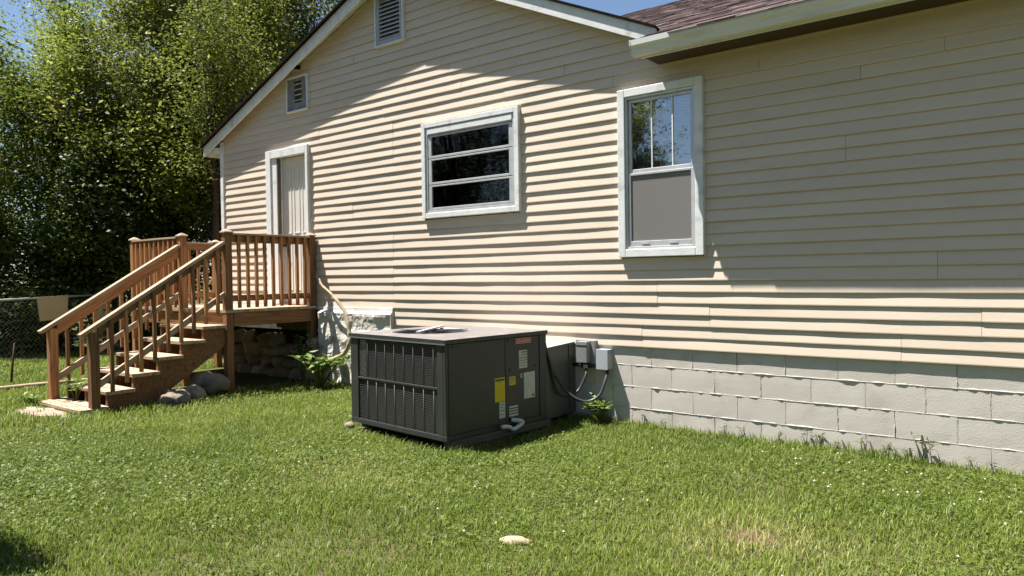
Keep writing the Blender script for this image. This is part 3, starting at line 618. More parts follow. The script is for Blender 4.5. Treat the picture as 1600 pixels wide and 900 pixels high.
# top with a round fan opening
n = 48; fc = (-0.06, -0.15); fr_ = 0.36; vs = []; fs = []
def edge_pt(a):
    c, s = math.cos(a), math.sin(a); t = 1e9
    for (o, dd, lim) in ((fc[0], c, hx+0.012), (fc[1], s, hy+0.012)):
        if dd > 1e-9: t = min(t, (lim-o)/dd)
        elif dd < -1e-9: t = min(t, (-lim-o)/dd)
    return (fc[0]+c*t, fc[1]+s*t)
angs = sorted([2*math.pi*i/n for i in range(n)]+[math.atan2(sy*(hy+0.012)-fc[1], sx*(hx+0.012)-fc[0]) % (2*math.pi) for sx in (1, -1) for sy in (1, -1)]); n = len(angs)
for a in angs:
    ex, ey = edge_pt(a); c, s = math.cos(a), math.sin(a)
    crown = 0.004
    vs += [(ex, ey, 0.797), (ex, ey, 0.832), (fc[0]+c*(fr_+0.03), fc[1]+s*(fr_+0.03), 0.836+crown), (fc[0]+c*fr_, fc[1]+s*fr_, 0.842+crown), (fc[0]+c*(fr_-0.012), fc[1]+s*(fr_-0.012), 0.836), (fc[0]+c*(fr_-0.012), fc[1]+s*(fr_-0.012), 0.70)]
for i in range(n):
    j = (i+1) % n
    for q in range(1, 5): fs.append((6*i+q, 6*j+q, 6*j+q+1, 6*i+q+1))
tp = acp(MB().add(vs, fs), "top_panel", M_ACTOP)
sk = [v for i in range(n) for v in (vs[6*i], vs[6*i+1])]
acp(MB().add(sk, [(2*i, 2*((i+1) % n), 2*((i+1) % n)+1, 2*i+1) for i in range(n)]), "top_panel_skirt", M_ACG, 0, tp)
lp = MB(); lp.box(-hx-0.014, hx+0.014, -hy-0.0155, -hy-0.0125, 0.790, 0.800); acp(lp, "top_panel_lip", M_ACRIB)
fan = MB(); fan.tube([(fc[0], fc[1], 0.66), (fc[0], fc[1], 0.75)], 0.07, 16); fan = acp(fan, "fan_hub", M_BLACK)
for k in range(4):
    a = k*math.pi/2+0.5; c, s = math.cos(a), math.sin(a); bl_ = MB(); V = []
    for (r__, wd) in ((0.06, 0.05), (0.2, 0.10), (0.33, 0.12)):
        for (sg, dz) in ((-1, -0.02), (1, 0.03)): V.append((fc[0]+c*r__-s*sg*wd, fc[1]+s*r__+c*sg*wd, 0.70+dz))
    bl_.add(V+[(x, y, z-0.003) for x, y, z in V], [(0, 1, 3, 2), (2, 3, 5, 4), (8, 9, 7, 6), (10, 11, 9, 8)]).build("fan_blade", M_BLACK, fan)
gr = MB()
for k in range(9):
    rr = 0.06+k*0.037; gr.tube([(fc[0]+rr*math.cos(2*math.pi*i/40), fc[1]+rr*math.sin(2*math.pi*i/40), 0.838) for i in range(41)], 0.0022, 4, False)
for k in range(6):
    a = k*math.pi/3+0.2; gr.tube([(fc[0]+0.05*math.cos(a), fc[1]+0.05*math.sin(a), 0.842), (fc[0]+(fr_+0.012)*math.cos(a), fc[1]+(fr_+0.012)*math.sin(a), 0.846)], 0.003, 4)
acp(gr, "fan_grille", M_BLACK, 0, None, 'stuff')  # black wires: the fan hole's darkness is put into the grille colour
MB().beam((0.11, -0.45, 0.862), (-0.30, 0.20, 0.862), 0.035, 0.012).build("fan_brace", M_PVC, ac)
# coil face
acp(MB().box(-hx+0.115, hx-0.106, -hy+0.055, -hy+0.088, 0.045, 0.78), "condenser_coil", M_FIN)
fl = MB(); fl.box(-hx+0.125, -hx+0.215, -hy+0.019, -hy+0.023, 0.445, 0.775); acp(fl, "gap_light_plate", M_GAPLIGHT)  # added bright plate, painting the light seen through the open corner
acp(MB().box(-hx+0.115, hx-0.106, -hy-0.001, -hy+0.018, 0.414, 0.434), "guard_bar", M_ACG, 0.004)
xr0, xr1 = -0.416, 0.515
ribs = [xr0+(xr1-xr0)*k/7 for k in range(8)]
for (z0, z1) in ((0.046, 0.408), (0.439, 0.780)):
    for x in ribs:
        rb = MB(); rb.tube([(x, -hy+0.007, z0), (x, -hy+0.007, z1)], 0.0028, 6); acp(rb, "guard_rib", M_ACRIB)
    wv = MB(); nn = 24
    for k in range(nn):
        z = z0+0.006+(z1-z0-0.012)*k/(nn-1); wv.box(-hx+0.116, hx-0.107, -hy+0.011, -hy+0.016, z-0.0022, z+0.0022)
    acp(wv, "guard_wires", M_WIRE, 0, None, 'stuff')
# stickers, badge, screws on the shaded side
def sticker(y0, y1, z0, z1, m, name, lines=(), label=None, t=0.0012, x=None):
    x = hx if x is None else x
    s = MB().box(x+0.0004, x+t, y0, y1, z0, z1).build(name, m, ac)
    if label: s['label'] = label
    if lines:
        ink = MB()
        for (a, b, c, d) in lines: ink.box(x+t+0.0002, x+t+0.0006, y0+(y1-y0)*a, y0+(y1-y0)*b, z0+(z1-z0)*c, z0+(z1-z0)*d)
        ink.build("sticker_print", M_INK, s, None, 0, 'stuff')
    return s
XA = hx-0.003
sticker(-0.061, 0.066, 0.245, 0.455, M_YEL, "sticker", [(0.05, 0.95, 0.86, 0.95), (0.45, 0.55, 0.78, 0.82)], "tall yellow sticker")
sticker(-0.009, 0.064, 0.098, 0.240, M_PAPER, "sticker", [(0.1, 0.9, 0.82, 0.86), (0.1, 0.8, 0.66, 0.69), (0.1, 0.9, 0.45, 0.49), (0.1, 0.7, 0.2, 0.24)], "narrow white sticker under the yellow one")
sticker(0.124, 0.205, 0.372, 0.448, M_YEL, "sticker", [(0.1, 0.9, 0.72, 0.82), (0.1, 0.9, 0.5, 0.56), (0.1, 0.7, 0.25, 0.32)], "small yellow sticker", x=XA)
sticker(0.254, 0.363, 0.510, 0.672, M_PAPER, "sticker", [(0.3, 0.95, 0.86, 0.92), (0.3, 0.95, 0.72, 0.76), (0.05, 0.95, 0.56, 0.60), (0.05, 0.95, 0.42, 0.45), (0.05, 0.95, 0.28, 0.31), (0.05, 0.9, 0.14, 0.17)], "white sticker with rows of print", x=XA)
sticker(0.315, 0.463, 0.228, 0.466, M_PAPER, "sticker", [(0.7, 0.92, 0.06, 0.13)], "large blank white sticker", x=XA)
sticker(0.272, 0.294, 0.425, 0.462, M_PAPER, "sticker", [(0.3, 0.7, 0.3, 0.7)], "tiny white sticker", x=XA)
sticker(0.118, 0.233, 0.094, 0.186, M_PAPER, "sticker", [(0.0, 1, 0.70, 0.82), (0.0, 1, 0.44, 0.56), (0.0, 1, 0.18, 0.30)], "white sticker with dark stripes", x=XA)
bd = sticker(0.206, 0.408, 0.735, 0.782, M_RED, "badge", label="small red maker's badge", t=0.006, x=XA)
tc = bpy.data.curves.new("badge_text", 'FONT'); tc.body = "Goodman"; tc.size = 0.042; tc.align_x = 'CENTER'; tc.align_y = 'CENTER'; tc.extrude = 0.0006; tc.shear = 0.2
to = bpy.data.objects.new("badge_text_src", tc); C.objects.link(to)
me = bpy.data.meshes.new_from_object(to.evaluated_get(bpy.context.evaluated_depsgraph_get())); bpy.data.objects.remove(to)
me.transform(Matrix.Rotation(math.pi/2, 4, 'Z') @ Matrix.Rotation(math.pi/2, 4, 'X')); me.transform(Matrix.Translation((XA+0.0072, 0.307, 0.759))); me.materials.clear(); me.materials.append(M_BADGE)
to = bpy.data.objects.new("badge_lettering", me); C.objects.link(to); to.parent = bd
frm = MB(); frm.box(XA+0.006, XA+0.0075, 0.206, 0.408, 0.7785, 0.782); frm.box(XA+0.006, XA+0.0075, 0.206, 0.408, 0.735, 0.7385); frm.box(XA+0.006, XA+0.0075, 0.206, 0.2095, 0.7386, 0.7784); frm.box(XA+0.006, XA+0.0075, 0.4045, 0.408, 0.7386, 0.7784); frm.build("badge_border", M_BADGE, bd)
for (y, z) in ((0.134, 0.51), (0.466, 0.517), (0.11, 0.77), (0.11, 0.08), (-0.55, 0.77), (-0.55, 0.09)):
    q = MB(); q.tube([(hx-0.004, y, z), (hx+0.004, y, z)], 0.008, 8); acp(q, "screw", M_BLACK)
q = MB(); q.tube(catmull([(hx+0.01, 0.13, 0.067), (hx+0.05, 0.20, 0.055), (hx+0.055, 0.228, 0.035), (hx+0.055, 0.20, 0.018), (hx+0.055, 0.123, -0.006), (hx+0.055, 0.09, 0.0), (hx+0.055, 0.06, 0.018), (hx+0.055, 0.02, 0.03), (hx+0.055, -0.04, 0.036)], 5), 0.019, 10); acp(q, "drain_trap", M_PVC)
# sheet metal duct cover between cabinet and wall
dk = MB(); hd = [(-0.54, 0.14), (-0.56, 0.812), (0.026, 0.836), (0.026, 0.14)]
inv = (Matrix.Translation((-1.3315, -1.0851, 0.165)) @ Matrix.Rotation(RZ, 4, 'Z')).inverted()
def world_mb(mb):
    mb.v = [tuple(inv @ Vector(p)) for p in mb.v]; return mb
acp(world_mb(MB().prism(hd, 0, -1.9, -0.632)), "duct_cover", M_DUCT, 0.003)
acp(world_mb(MB().prism([(-0.525, 0.817), (-0.525, 0.824), (0.012, 0.846), (0.012, 0.839)], 0, -1.9, -0.628)), "duct_cap", M_DUCTTOP)
acp(world_mb(MB().prism([(-0.10, 0.82), (-0.10, 0.14), (-0.085, 0.14), (-0.085, 0.82)], 0, -0.631, -0.622)), "duct_seam", M_DUCT)
# what carries it
pad = MB().box(-1.95, -0.70, -1.42, -0.50, 0.0, 0.098); pad = tag(pad.build("concrete_pad", M_CONC, None), "low concrete pad under the dark grey air conditioner", "pad")
for (a, b, lb) in (((-0.752, -1.735, 0.131), (-0.63, -0.50, 0.131), "weathered grey timber under the sticker side of the air conditioner"), ((-1.98, -1.55, 0.131), (-1.86, -0.45, 0.131), "weathered grey timber under the far left side of the air conditioner")):
    tag(MB().beam(a, b, 0.11, 0.062).build("support_timber", M_TIMBER, None, None, 0.004), lb, "timber")
# ---------------------------------------------------------------- electrical boxes and conduits
eb = thing("electrical_box", (-0.455, 0.02, 0.65), "brownish grey disconnect box on the wall, nearer the air conditioner", "electrical box"); EO = (-0.455, 0.02, 0.65)
MB().box(-0.580, -0.362, -0.045, 0.026, 0.640, 0.868).build("box_body", M_BOX, eb, EO, 0.003)
MB().box(-0.532, -0.412, -0.115, -0.0455, 0.655, 0.860).build("box_cover", M_BOX, eb, EO, 0.004)
MB().box(-0.532, -0.412, -0.118, -0.1155, 0.818, 0.826).build("cover_hinge", M_ACG, eb, EO)
for x in (-0.50, -0.45, -0.41):
    q = MB(); q.tube([(x, -0.06, 0.655), (x, -0.06, 0.60)], 0.014, 8); q.build("cable_gland", M_BLACK, eb, EO)
q = MB(); q.tube([(-0.62, -0.03, 0.62), (-0.34, -0.03, 0.62)], 0.016, 8); q.build("junction_pipe", M_BLACK, eb, EO)
q = MB(); q.box(-0.475, -0.435, -0.085, -0.05, 0.60, 0.635); q.build("conduit_fitting", M_PVC, eb, EO, 0.004)
jb = thing("junction_box", (-0.25, 0.02, 0.6), "pale bluish grey junction box on the wall, farther from the air conditioner", "electrical box"); JO = (-0.25, 0.02, 0.6)
MB().box(-0.325, -0.202, -0.080, 0.026, 0.600, 0.790).build("box_body", M_BOX2, jb, JO, 0.004)
MB().box(-0.328, -0.199, -0.085, -0.0805, 0.597, 0.793).build("box_cover", M_BOX2, jb, JO, 0.003)
q = MB(); q.tube([(-0.223, -0.05, 0.60), (-0.223, -0.05, 0.56)], 0.016, 8); q.build("cable_gland", M_BLACK, jb, JO)
q = MB(); q.tube(catmull([(-0.637, -0.5, 0.90), (-0.637, -0.5, 0.865), (-0.634, -0.444, 0.733), (-0.602, -0.388, 0.564), (-0.496, -0.331, 0.394), (-0.392, -0.275, 0.318), (-0.314, -0.219, 0.312), (-0.245, -0.162, 0.368), (-0.222, -0.106, 0.48), (-0.223, -0.05, 0.565)]), 0.0155, 10)
tag(q.build("flexible_conduit", M_COND), "dark flexible conduit looping down to the pale junction box", "conduit")
q = MB(); q.tube(catmull([(-0.625, -0.51, 0.87), (-0.625, -0.5, 0.817), (-0.655, -0.444, 0.663)][0:2]+[(-0.612, -0.444, 0.663), (-0.607, -0.388, 0.472), (-0.60, -0.331, 0.37), (-0.545, -0.275, 0.346), (-0.492, -0.219, 0.366), (-0.462, -0.162, 0.417), (-0.432, -0.106, 0.534), (-0.45, -0.06, 0.60)]), 0.014, 10)
tag(q.build("flexible_conduit", M_COND), "shorter dark conduit curving up under the brownish disconnect box", "conduit")
# ---------------------------------------------------------------- tan pipe beside the deck
pp = catmull([(-4.60, -0.10, 1.54), (-4.49, -0.12, 1.501), (-4.411, -0.143, 1.418), (-4.165, -0.165, 1.286), (-3.893, -0.187, 1.064), (-3.80, -0.21, 0.828), (-3.776, -0.232, 0.712), (-3.85, -0.255, 0.575), (-3.997, -0.277, 0.504), (-4.108, -0.3, 0.476), (-4.16, -0.32, 0.40)])
q = MB(); q.tube(pp, [0.010+0.018*min(1, k/(len(pp)*0.6))+0.0025*math.sin(k*1.9)+0.002*math.sin(k*0.7) for k in range(len(pp))], 10)
tag(q.build("bent_pipe", M_HOSE), "thick tan pipe curving from the deck corner down the white foundation", "pipe")
# ---------------------------------------------------------------- loose stones
def stone(name, m, x, y, dz, size, seed, label, cat="stone", rot=0, tilt=0, **k):
    return tag(rock(name, m, (x, y, gz(x, y)+dz), size, seed, None, rot, tilt, **k), label, cat)
stone("boulder", M_ROCKP, -4.80, -1.50, 0.13, (0.22, 0.17, 0.15), 3, "large rounded grey boulder at the deck corner post beside the stairs", "boulder", 0.5, 0.12, rough=0.2)
stone("boulder", M_ROCKP, -4.52, -2.06, 0.05, (0.16, 0.12, 0.105), 8, "low pale boulder leaning at the stair stringer", "boulder", 0.7, 0.1, rough=0.3)
stone("boulder", M_ROCKP, -4.60, -1.80, 0.07, (0.12, 0.10, 0.12), 14, "small upright grey stone between the two boulders by the stairs", "boulder", 0.2, 0.3, rough=0.4)
stone("lawn_stone", M_TANST, 0.93, -3.03, 0.008, (0.088, 0.05, 0.03), 21, "flat tan stone half sunk in the lawn at the front", "stone", 0.35, 0, sub=3)
stone("lawn_stone", M_ROCKP, -2.07, -1.66, 0.03, (0.05, 0.05, 0.045), 27, "small white stone at the left front corner of the air conditioner", "stone", sub=2)
# ---------------------------------------------------------------- fence, sign boards, sticks beyond the stairs
FA = Vector((-9.75, -3.9, 0)); FB = Vector((-11.6, 1.5, 0)); FD = (FB-FA); FLN = FD.length; FD.normalize()
fence = thing("chain_link_fence", (-10.75, -1.0, 0.15), "low chain link fence with steel top rail beyond the stairs", "fence"); FO = (-10.75, -1.0, 0.15)
def frail(t): return 1.19+0.10*t/FLN
q = MB(); q.tube([FA+Vector((0, 0, frail(0))), FB+Vector((0, 0, frail(FLN)))], 0.021, 10); q.build("top_rail", M_GALV, fence, FO)
for t in (0.05, 4.45, 5.65):
    p = FA+FD*t; q = MB(); q.tube([p+Vector((0, 0, 0.0)), p+Vector((0, 0, frail(t)-0.02))], 0.026, 10); q.build("post", M_GALV, fence, FO)
wm = MB(); s = 0.085; nn = int(FLN/s)
for k in range(nn):
    t = (k+0.5)*s; pts = []; z = 0.10; i = 0
    while z < frail(t)-0.01:
        p = FA+FD*(t+(s/2 if i % 2 else -s/2))+Vector((0.008 if i % 2 else -0.008, 0, z)); pts.append(p); z += s*0.62; i += 1
    wm.tube(pts, 0.0026, 3, False)
wm.build("wire_mesh", M_GALV, fence, FO, 0, 'stuff')
def sign_board(t0, t1, ztop, zbot, lab, lean):
    a = FA+FD*t0; b = FA+FD*t1; nrm = Vector((FD.y, -FD.x, 0))*0.04
    if nrm.x < 0: nrm = -nrm
    d0 = FD*0.05
    V = [a+nrm+Vector((0, 0, ztop)), b+nrm+Vector((0, 0, ztop+0.02)), b+nrm-d0*0.6+Vector((0, 0, zbot+lean)), a+nrm+d0+Vector((0, 0, zbot))]
    n2 = nrm.normalized()*0.012
    return tag(MB().hexa([v for v in V]+[v+n2 for v in V]).build("sign_board", M_SIGN), lab, "board")
sign_board(2.74, 3.33, 1.255, 0.845, "blank tan board hung on the fence rail left of the stair handrail", 0.02)
sign_board(3.78, 4.16, 1.15, 0.82, "blank tan board on the fence seen between the stair balusters", -0.01)
q = MB(); q.tube([(-7.75, -2.60, 0.1), (-7.73, -2.58, 0.42), (-7.70, -2.56, 0.72)], [0.017, 0.014, 0.009], 7); tag(q.build("garden_stake", M_BARK), "thin dark stake standing in the grass left of the stairs", "stake")
q = MB(); q.tube(catmull([(-7.3, -4.2, gz(-7.3, -4.2)+0.04), (-7.15, -3.3, gz(-7.1, -3.3)+0.045), (-7.1, -2.9, gz(-7.1, -2.9)+0.05), (-7.09, -2.46, gz(-7.1, -2.46)+0.05), (-7.0, -1.9, gz(-7, -1.9)+0.04)], 4), 0.026, 8); tag(q.build("fallen_pole", M_WOODW), "pale pole lying on the grass left of the stairs", "pole")
# ---------------------------------------------------------------- plants
def leaves_np(cent, spread, n_per, size, seed, flat=0.5, aspect=0.55, droop=0.25, ct=None):
    """leaf quads scattered round the branch tips 'cent' (k,3)"""
    g = np.random.default_rng(seed); k = len(cent); N = k*n_per
    P = np.repeat(cent, n_per, 0)+g.normal(0, 1, (N, 3))*np.asarray(spread)
    ax = g.normal(0, 1, (N, 3)); ax[:, 2] = ax[:, 2]*0.5-droop; ax /= np.linalg.norm(ax, axis=1, keepdims=True)
    nr = g.normal(0, 1, (N, 3)); nr[:, 2] = np.abs(nr[:, 2])+flat; side = np.cross(ax, nr); side /= np.linalg.norm(side, axis=1, keepdims=True)+1e-9
    L = size*g.uniform(0.6, 1.35, (N, 1)); W = L*aspect*g.uniform(0.7, 1.2, (N, 1)); up = np.cross(side, ax)
    V = np.empty((N, 4, 3)); V[:, 0] = P; V[:, 1] = P+ax*L*0.5+side*W*0.5+up*L*0.07; V[:, 2] = P+ax*L; V[:, 3] = P+ax*L*0.5-side*W*0.5+up*L*0.07
    tint = np.repeat(np.clip(np.repeat(g.normal(0.5, 0.08, k)+(0 if ct is None else ct), n_per)+g.normal(0, 0.15, N), 0, 1), 4)
    return V.reshape(-1, 3), np.arange(N*4).reshape(-1, 4), tint
def tree(name, base, blobs, label, lm, ntips, nper, leaf, seed, trunk_r=0.12, cat="tree", spread=0.22, group=None, aspect=0.5, nl=9, shell=0.55):
    """trunk, limbs reaching into the blobs (centre, radii), and a crown of leaf clusters round branch tips"""
    g = np.random.default_rng(seed); rr = random.Random(seed)
    t = thing(name, base, label, cat, 0, group); B = Vector(base)
    vol = np.array([r[0]*r[1]*r[2] for c, r in blobs])**0.75; vol /= vol.sum(); cents = []; cts = []
    for (c, r), f in zip(blobs, vol):
        n = int(ntips*f); nb = max(6, n//16); u = g.normal(0, 1, (nb, 3)); u /= np.linalg.norm(u, axis=1, keepdims=True); rad = g.uniform(shell**3, 1, (nb, 1))**(1/3)
        wob = 1+0.22*np.sin(3.1*u[:, :1]*2+seed)+0.18*np.sin(4.3*u[:, 1:2]*2+seed*2)+0.15*np.sin(5*u[:, 2:3]+seed*3)
        bough = np.array(c)+u*rad*wob*np.array(r); k = g.integers(0, nb, n); sz = g.uniform(0.6, 1.4, nb)[k][:, None]
        along = u[k]+np.array([0, 0, 0.35]); ts = g.normal(0, 1, (n, 1))
        ms = min(r)
        cts.append(g.normal(0, 0.2, nb)[k])  # random bough tint; lit clumps and dark hollows put into leaf colour
        cents.append(bough[k]+along*ts*0.17*ms*sz+g.normal(0, 1, (n, 3))*np.array([0.12, 0.12, 0.065])*ms*sz)
    cents = np.concatenate(cents); cts = np.concatenate(cts)[cents[:, 2] > 0.15]; cents = cents[cents[:, 2] > 0.15]
    V, F, ti = leaves_np(cents, spread, nper, leaf, seed, aspect=aspect, ct=cts)
    np_mesh("crown", V-np.array(base), F, lm, t, ti)
    tb = MB(); top = Vector(blobs[0][0]); pts = [B+Vector((0, 0, -0.1))]
    for i in range(1, 6): pts.append(B.lerp(top, i/5)+Vector((rr.uniform(-0.1, 0.1), rr.uniform(-0.1, 0.1), 0)))
    tb.tube(pts, [trunk_r*(1-0.13*i) for i in range(6)], 9); tb.build("trunk", M_BARK, t, base)
    lb = MB()
    for i in range(nl):
        s0 = pts[rr.randrange(2, 6)]; cand = [cents[rr.randrange(len(cents))] for _ in range(12)]; up_ = [c for c in cand if c[2] > s0.z+0.3*np.hypot(c[0]-s0.x, c[1]-s0.y)] or [max(cand, key=lambda c: c[2])]; tip = Vector(up_[0]).lerp(s0, 0.12); mid = s0.lerp(tip, 0.5)+Vector((rr.uniform(-.25, .25), rr.uniform(-.25, .25), rr.uniform(0, .4)))*min(1, min(blobs[0][1]))
        lb.tube(catmull([s0, mid, tip], 4), [trunk_r*0.42*(1-0.09*q) for q in range(9)], 6)
        for _ in range(3):
            kk = min(1, min(blobs[0][1])); tp2 = tip+Vector((rr.gauss(0, 0.35), rr.gauss(0, 0.35), rr.gauss(0.0, 0.25)))*kk; lb.tube([mid.lerp(tip, rr.random()), mid.lerp(tp2, 0.6), tp2], [trunk_r*0.18, trunk_r*0.12, trunk_r*0.05], 5)
    lb.build("limbs", M_BARK, t, base, 0, 'stuff')
    return t
Bz = 0.1
tree("broadleaf_tree", (-13.6, 0.0, Bz), [((-13.4, 0.0, 4.2), (1.7, 1.9, 2.3)), ((-13.5, -0.9, 5.7), (1.0, 0.9, 1.2)), ((-13.3, 0.7, 6.6), (1.1, 1.0, 1.1)), ((-13.2, -0.9, 2.4), (1.2, 1.2, 1.4)), ((-13.6, 0.6, 5.5), (1.1, 1.0, 1.0)), ((-13.6, -1.7, 3.6), (1.3, 1.3, 1.7)), ((-13.9, -2.5, 3.0), (1.1, 1.1, 1.2))], "airy light green tree at the left edge with sky showing through its top", M_LEAF2, 1750, 46, 0.085, 11, 0.11, aspect=0.45)
tree("broadleaf_tree", (-12.6, 2.2, Bz), [((-12.4, 2.2, 5.2), (2.3, 2.3, 3.0)), ((-11.6, 1.3, 3.6), (1.7, 1.6, 1.7)), ((-12.2, 2.8, 7.8), (1.9, 2.0, 1.8)), ((-11.2, 2.0, 5.8), (1.4, 1.6, 1.8))], "big olive green tree left of the gable with thin brown limbs", M_LEAF1, 2500, 52, 0.092, 12, 0.17, nl=22)
tree("broadleaf_tree", (-12.8, 5.6, Bz), [((-12.6, 5.6, 6.0), (2.6, 2.6, 3.2)), ((-12.4, 6.4, 8.6), (2.3, 2.3, 2.2)), ((-12.0, 4.6, 4.4), (2.0, 2.0, 2.4))], "olive tree rising behind the roof edge of the gable", M_LEAF1, 1700, 48, 0.098, 13, 0.17, nl=16)
tree("broadleaf_tree", (-17.5, -2.3, Bz), [((-17.5, -2.3, 3.6), (2.2, 2.2, 2.6)), ((-17.2, -3.4, 2.6), (1.8, 1.8, 1.9))], "dark green tree farthest back at the left edge of the yard", M_LEAF3, 1300, 46, 0.15, 14, 0.14)
tree("broadleaf_tree", (-17.2, 3.0, Bz), [((-17.2, 3.0, 4.4), (3.0, 3.0, 3.4)), ((-16.5, 5.6, 5.2), (3.0, 3.0, 3.6))], "deep green tree hidden behind the big olive tree", M_LEAF3, 1000, 40, 0.14, 15, 0.2, spread=0.32)
tree("broadleaf_tree", (-9.6, 1.5, Bz), [((-9.2, 1.1, 5.2), (1.2, 1.3, 1.4)), ((-9.4, 1.6, 3.6), (1.2, 1.3, 1.2))], "slim tree close behind the house corner, its branches shading the eave", M_LEAF1, 620, 44, 0.07, 16, 0.09, nl=12)
tree("leafy_shrub", (-12.3, -0.9, Bz), [((-12.3, -0.5, 1.4), (1.0, 0.9, 1.4)), ((-12.0, -1.1, 0.8), (0.6, 0.5, 0.7))], "dark bushy shrub behind the fence left of the stairs", M_LEAF3, 420, 46, 0.085, 17, 0.05, "shrub", 0.2, aspect=0.65)
tree("leafy_shrub", (-11.7, -2.7, Bz), [((-11.7, -2.5, 0.45), (0.7, 0.8, 0.42)), ((-12.2, -3.4, 0.5), (0.8, 0.8, 0.45))], "low bright green bush behind the fence at the left edge", M_LEAF2, 260, 44, 0.06, 28, 0.02, "shrub", 0.14)
tree("leafy_shrub", (-11.9, 1.0, Bz), [((-11.9, 1.0, 1.9), (1.2, 1.3, 1.9)), ((-11.4, 0.2, 2.6), (0.9, 0.9, 0.9))], "tall dark glossy shrub behind the left stair handrail", M_LEAF3, 620, 46, 0.085, 18, 0.06, "shrub", 0.2, aspect=0.65)
tree("leafy_shrub", (-10.2, 2.6, Bz), [((-10.2, 2.6, 1.8), (1.1, 1.3, 1.8)), ((-9.5, 2.3, 2.6), (0.8, 0.9, 1.0))], "dark glossy shrub filling the gap between the deck and the house corner", M_LEAF3, 560, 46, 0.08, 19, 0.06, "shrub", 0.18, aspect=0.65)
tree("leafy_shrub", (-1.78, -5.25, 0.1), [((-1.74, -5.28, 1.1), (0.40, 0.36, 0.65))], "small shrub on the lawn just left of the view, shading the corner", M_LEAF2, 260, 46, 0.06, 23, 0.025, "shrub", 0.08, nl=5)
tree("yard_tree", (-7.9, -14.2, 0.1), [((-8.7, -14.2, 5.0), (1.9, 1.9, 2.4)), ((-8.3, -14.4, 3.2), (1.6, 1.6, 1.5))], "tree standing across the yard, mirrored in the tall window", M_LEAF1, 500, 40, 0.12, 24, 0.16)
tree("yard_tree", (-12.6, -11.8, 0.1), [((-12.6, -11.8, 5.0), (2.6, 2.6, 3.6)), ((-12.2, -11.6, 2.6), (2.2, 2.2, 1.9))], "wide dark tree across the yard, mirrored in the awning window", M_LEAF3, 560, 40, 0.16, 25, 0.2, spread=0.3)
tree("yard_tree", (-9.6, -15.8, 0.1), [((-9.8, -15.6, 5.2), (2.2, 2.2, 3.4)), ((-10.0, -15.4, 2.4), (1.9, 1.9, 1.8))], "second dark tree across the yard, between the other two", M_LEAF3, 460, 40, 0.16, 26, 0.2, spread=0.3)
tree("yard_tree", (-16.0, -9.4, 0.1), [((-16.0, -9.4, 5.0), (2.8, 2.8, 3.6)), ((-15.6, -9.4, 2.4), (2.2, 2.2, 2.0))], "farthest dark tree across the yard, left of the view", M_LEAF3, 480, 40, 0.18, 27, 0.2, spread=0.32)
def sky_screen_belt(name, arcs, seed):
    """unseen tree belt added behind the viewer to cut sky fill, read as one mass"""
    g = np.random.default_rng(seed); cs = []
    for (x0, y0, x1, y1, h) in arcs:
        n = int(90*math.hypot(x1-x0, y1-y0)); t = g.random(n); hz = h*(0.72+0.28*np.sin(t*17+x0)); cs.append(np.stack([x0+(x1-x0)*t+g.normal(0, 0.7, n), y0+(y1-y0)*t+g.normal(0, 0.7, n), g.random(n)*hz+0.1], 1))
    cs = np.concatenate(cs); V, F, ti = leaves_np(cs, 0.4, 10, 0.34, seed); tag(np_mesh(name, V, F, M_LEAF3, None, ti), kind='stuff')
sky_screen_belt("sky_screen_trees", [(-3, -27, 26, -24, 14), (26, -24, 32, -6, 15), (12, -17, 24, -9, 14), (-30, -10, -22, -22, 14), (-22, -22, -14, -26, 6)], 91)  # unseen trees, added to block low sky and darken the shaded wall
def weed(name, x, y, h, n, leaf, m, label, cat, seed, group=None, base_z=None, wide=0.5, aspect=0.35):
    rr = random.Random(seed); z0 = gz(x, y)-0.005 if base_z is None else base_z; t = thing(name, (x, y, z0), label, cat, 0, group); st = MB(); lf = MB()
    for i in range(n):
        a = rr.uniform(0, 6.283); sp = h*wide*rr.uniform(0.2, 1); tip = Vector((math.cos(a)*sp, math.sin(a)*sp, h*rr.uniform(0.6, 1))); mid = tip*0.5+Vector((0, 0, h*0.12))
        st.tube([(0, 0, 0), mid, tip], [h*0.012+0.0012, h*0.01+0.001, 0.001], 4)
        for q in range(rr.randint(4, 6)):
            p = mid.lerp(tip, rr.uniform(0.0, 1)) if q else tip; b = rr.uniform(0, 6.283); d = Vector((math.cos(b), math.sin(b), rr.uniform(-0.1, 0.6))).normalized()*leaf*rr.uniform(0.7, 1.3); sd = d.cross(Vector((rr.uniform(-.4, .4), rr.uniform(-.4, .4), 1))).normalized()*d.length*aspect
            tv = min(1, max(0, rr.gauss(0.55, 0.22))); lf.add([p, p+d*0.45+sd*0.5+Vector((0, 0, d.length*0.06)), p+d, p+d*0.45-sd*0.5+Vector((0, 0, d.length*0.06))], [(0, 1, 2, 3)], None, [tv]*4)
    st.build("stem", M_STEM, t); lf.build("leaves", m, t, None, 0, None, False); return t
weed("weed_plant", -4.12, -0.42, 0.42, 26, 0.15, M_WEED, "bright broad leaved weed clump under the end of the tan pipe", "plant", 31, wide=0.9, aspect=0.42)
weed("weed_plant", -4.62, -0.30, 0.62, 12, 0.10, M_LEAF3, "dark ivy like plant climbing beside the deck corner post", "plant", 32, wide=0.35, aspect=0.6)
weed("weed_plant", -5.42, -2.72, 0.30, 9, 0.085, M_WEED, "pale green weed growing up through the lowest stair tread", "plant", 33, wide=0.5, aspect=0.6)
weed("weed_plant", -0.26, -0.12, 0.24, 22, 0.10, M_WEED, "tuft of tall weeds at the wall under the pale junction box", "plant", 34, wide=0.6)
weed("weed_plant", -5.85, -3.02, 0.12, 10, 0.06, M_WEED, "low creeping weed at the foot of the left stair post", "plant", 35, wide=1.0, aspect=0.6)
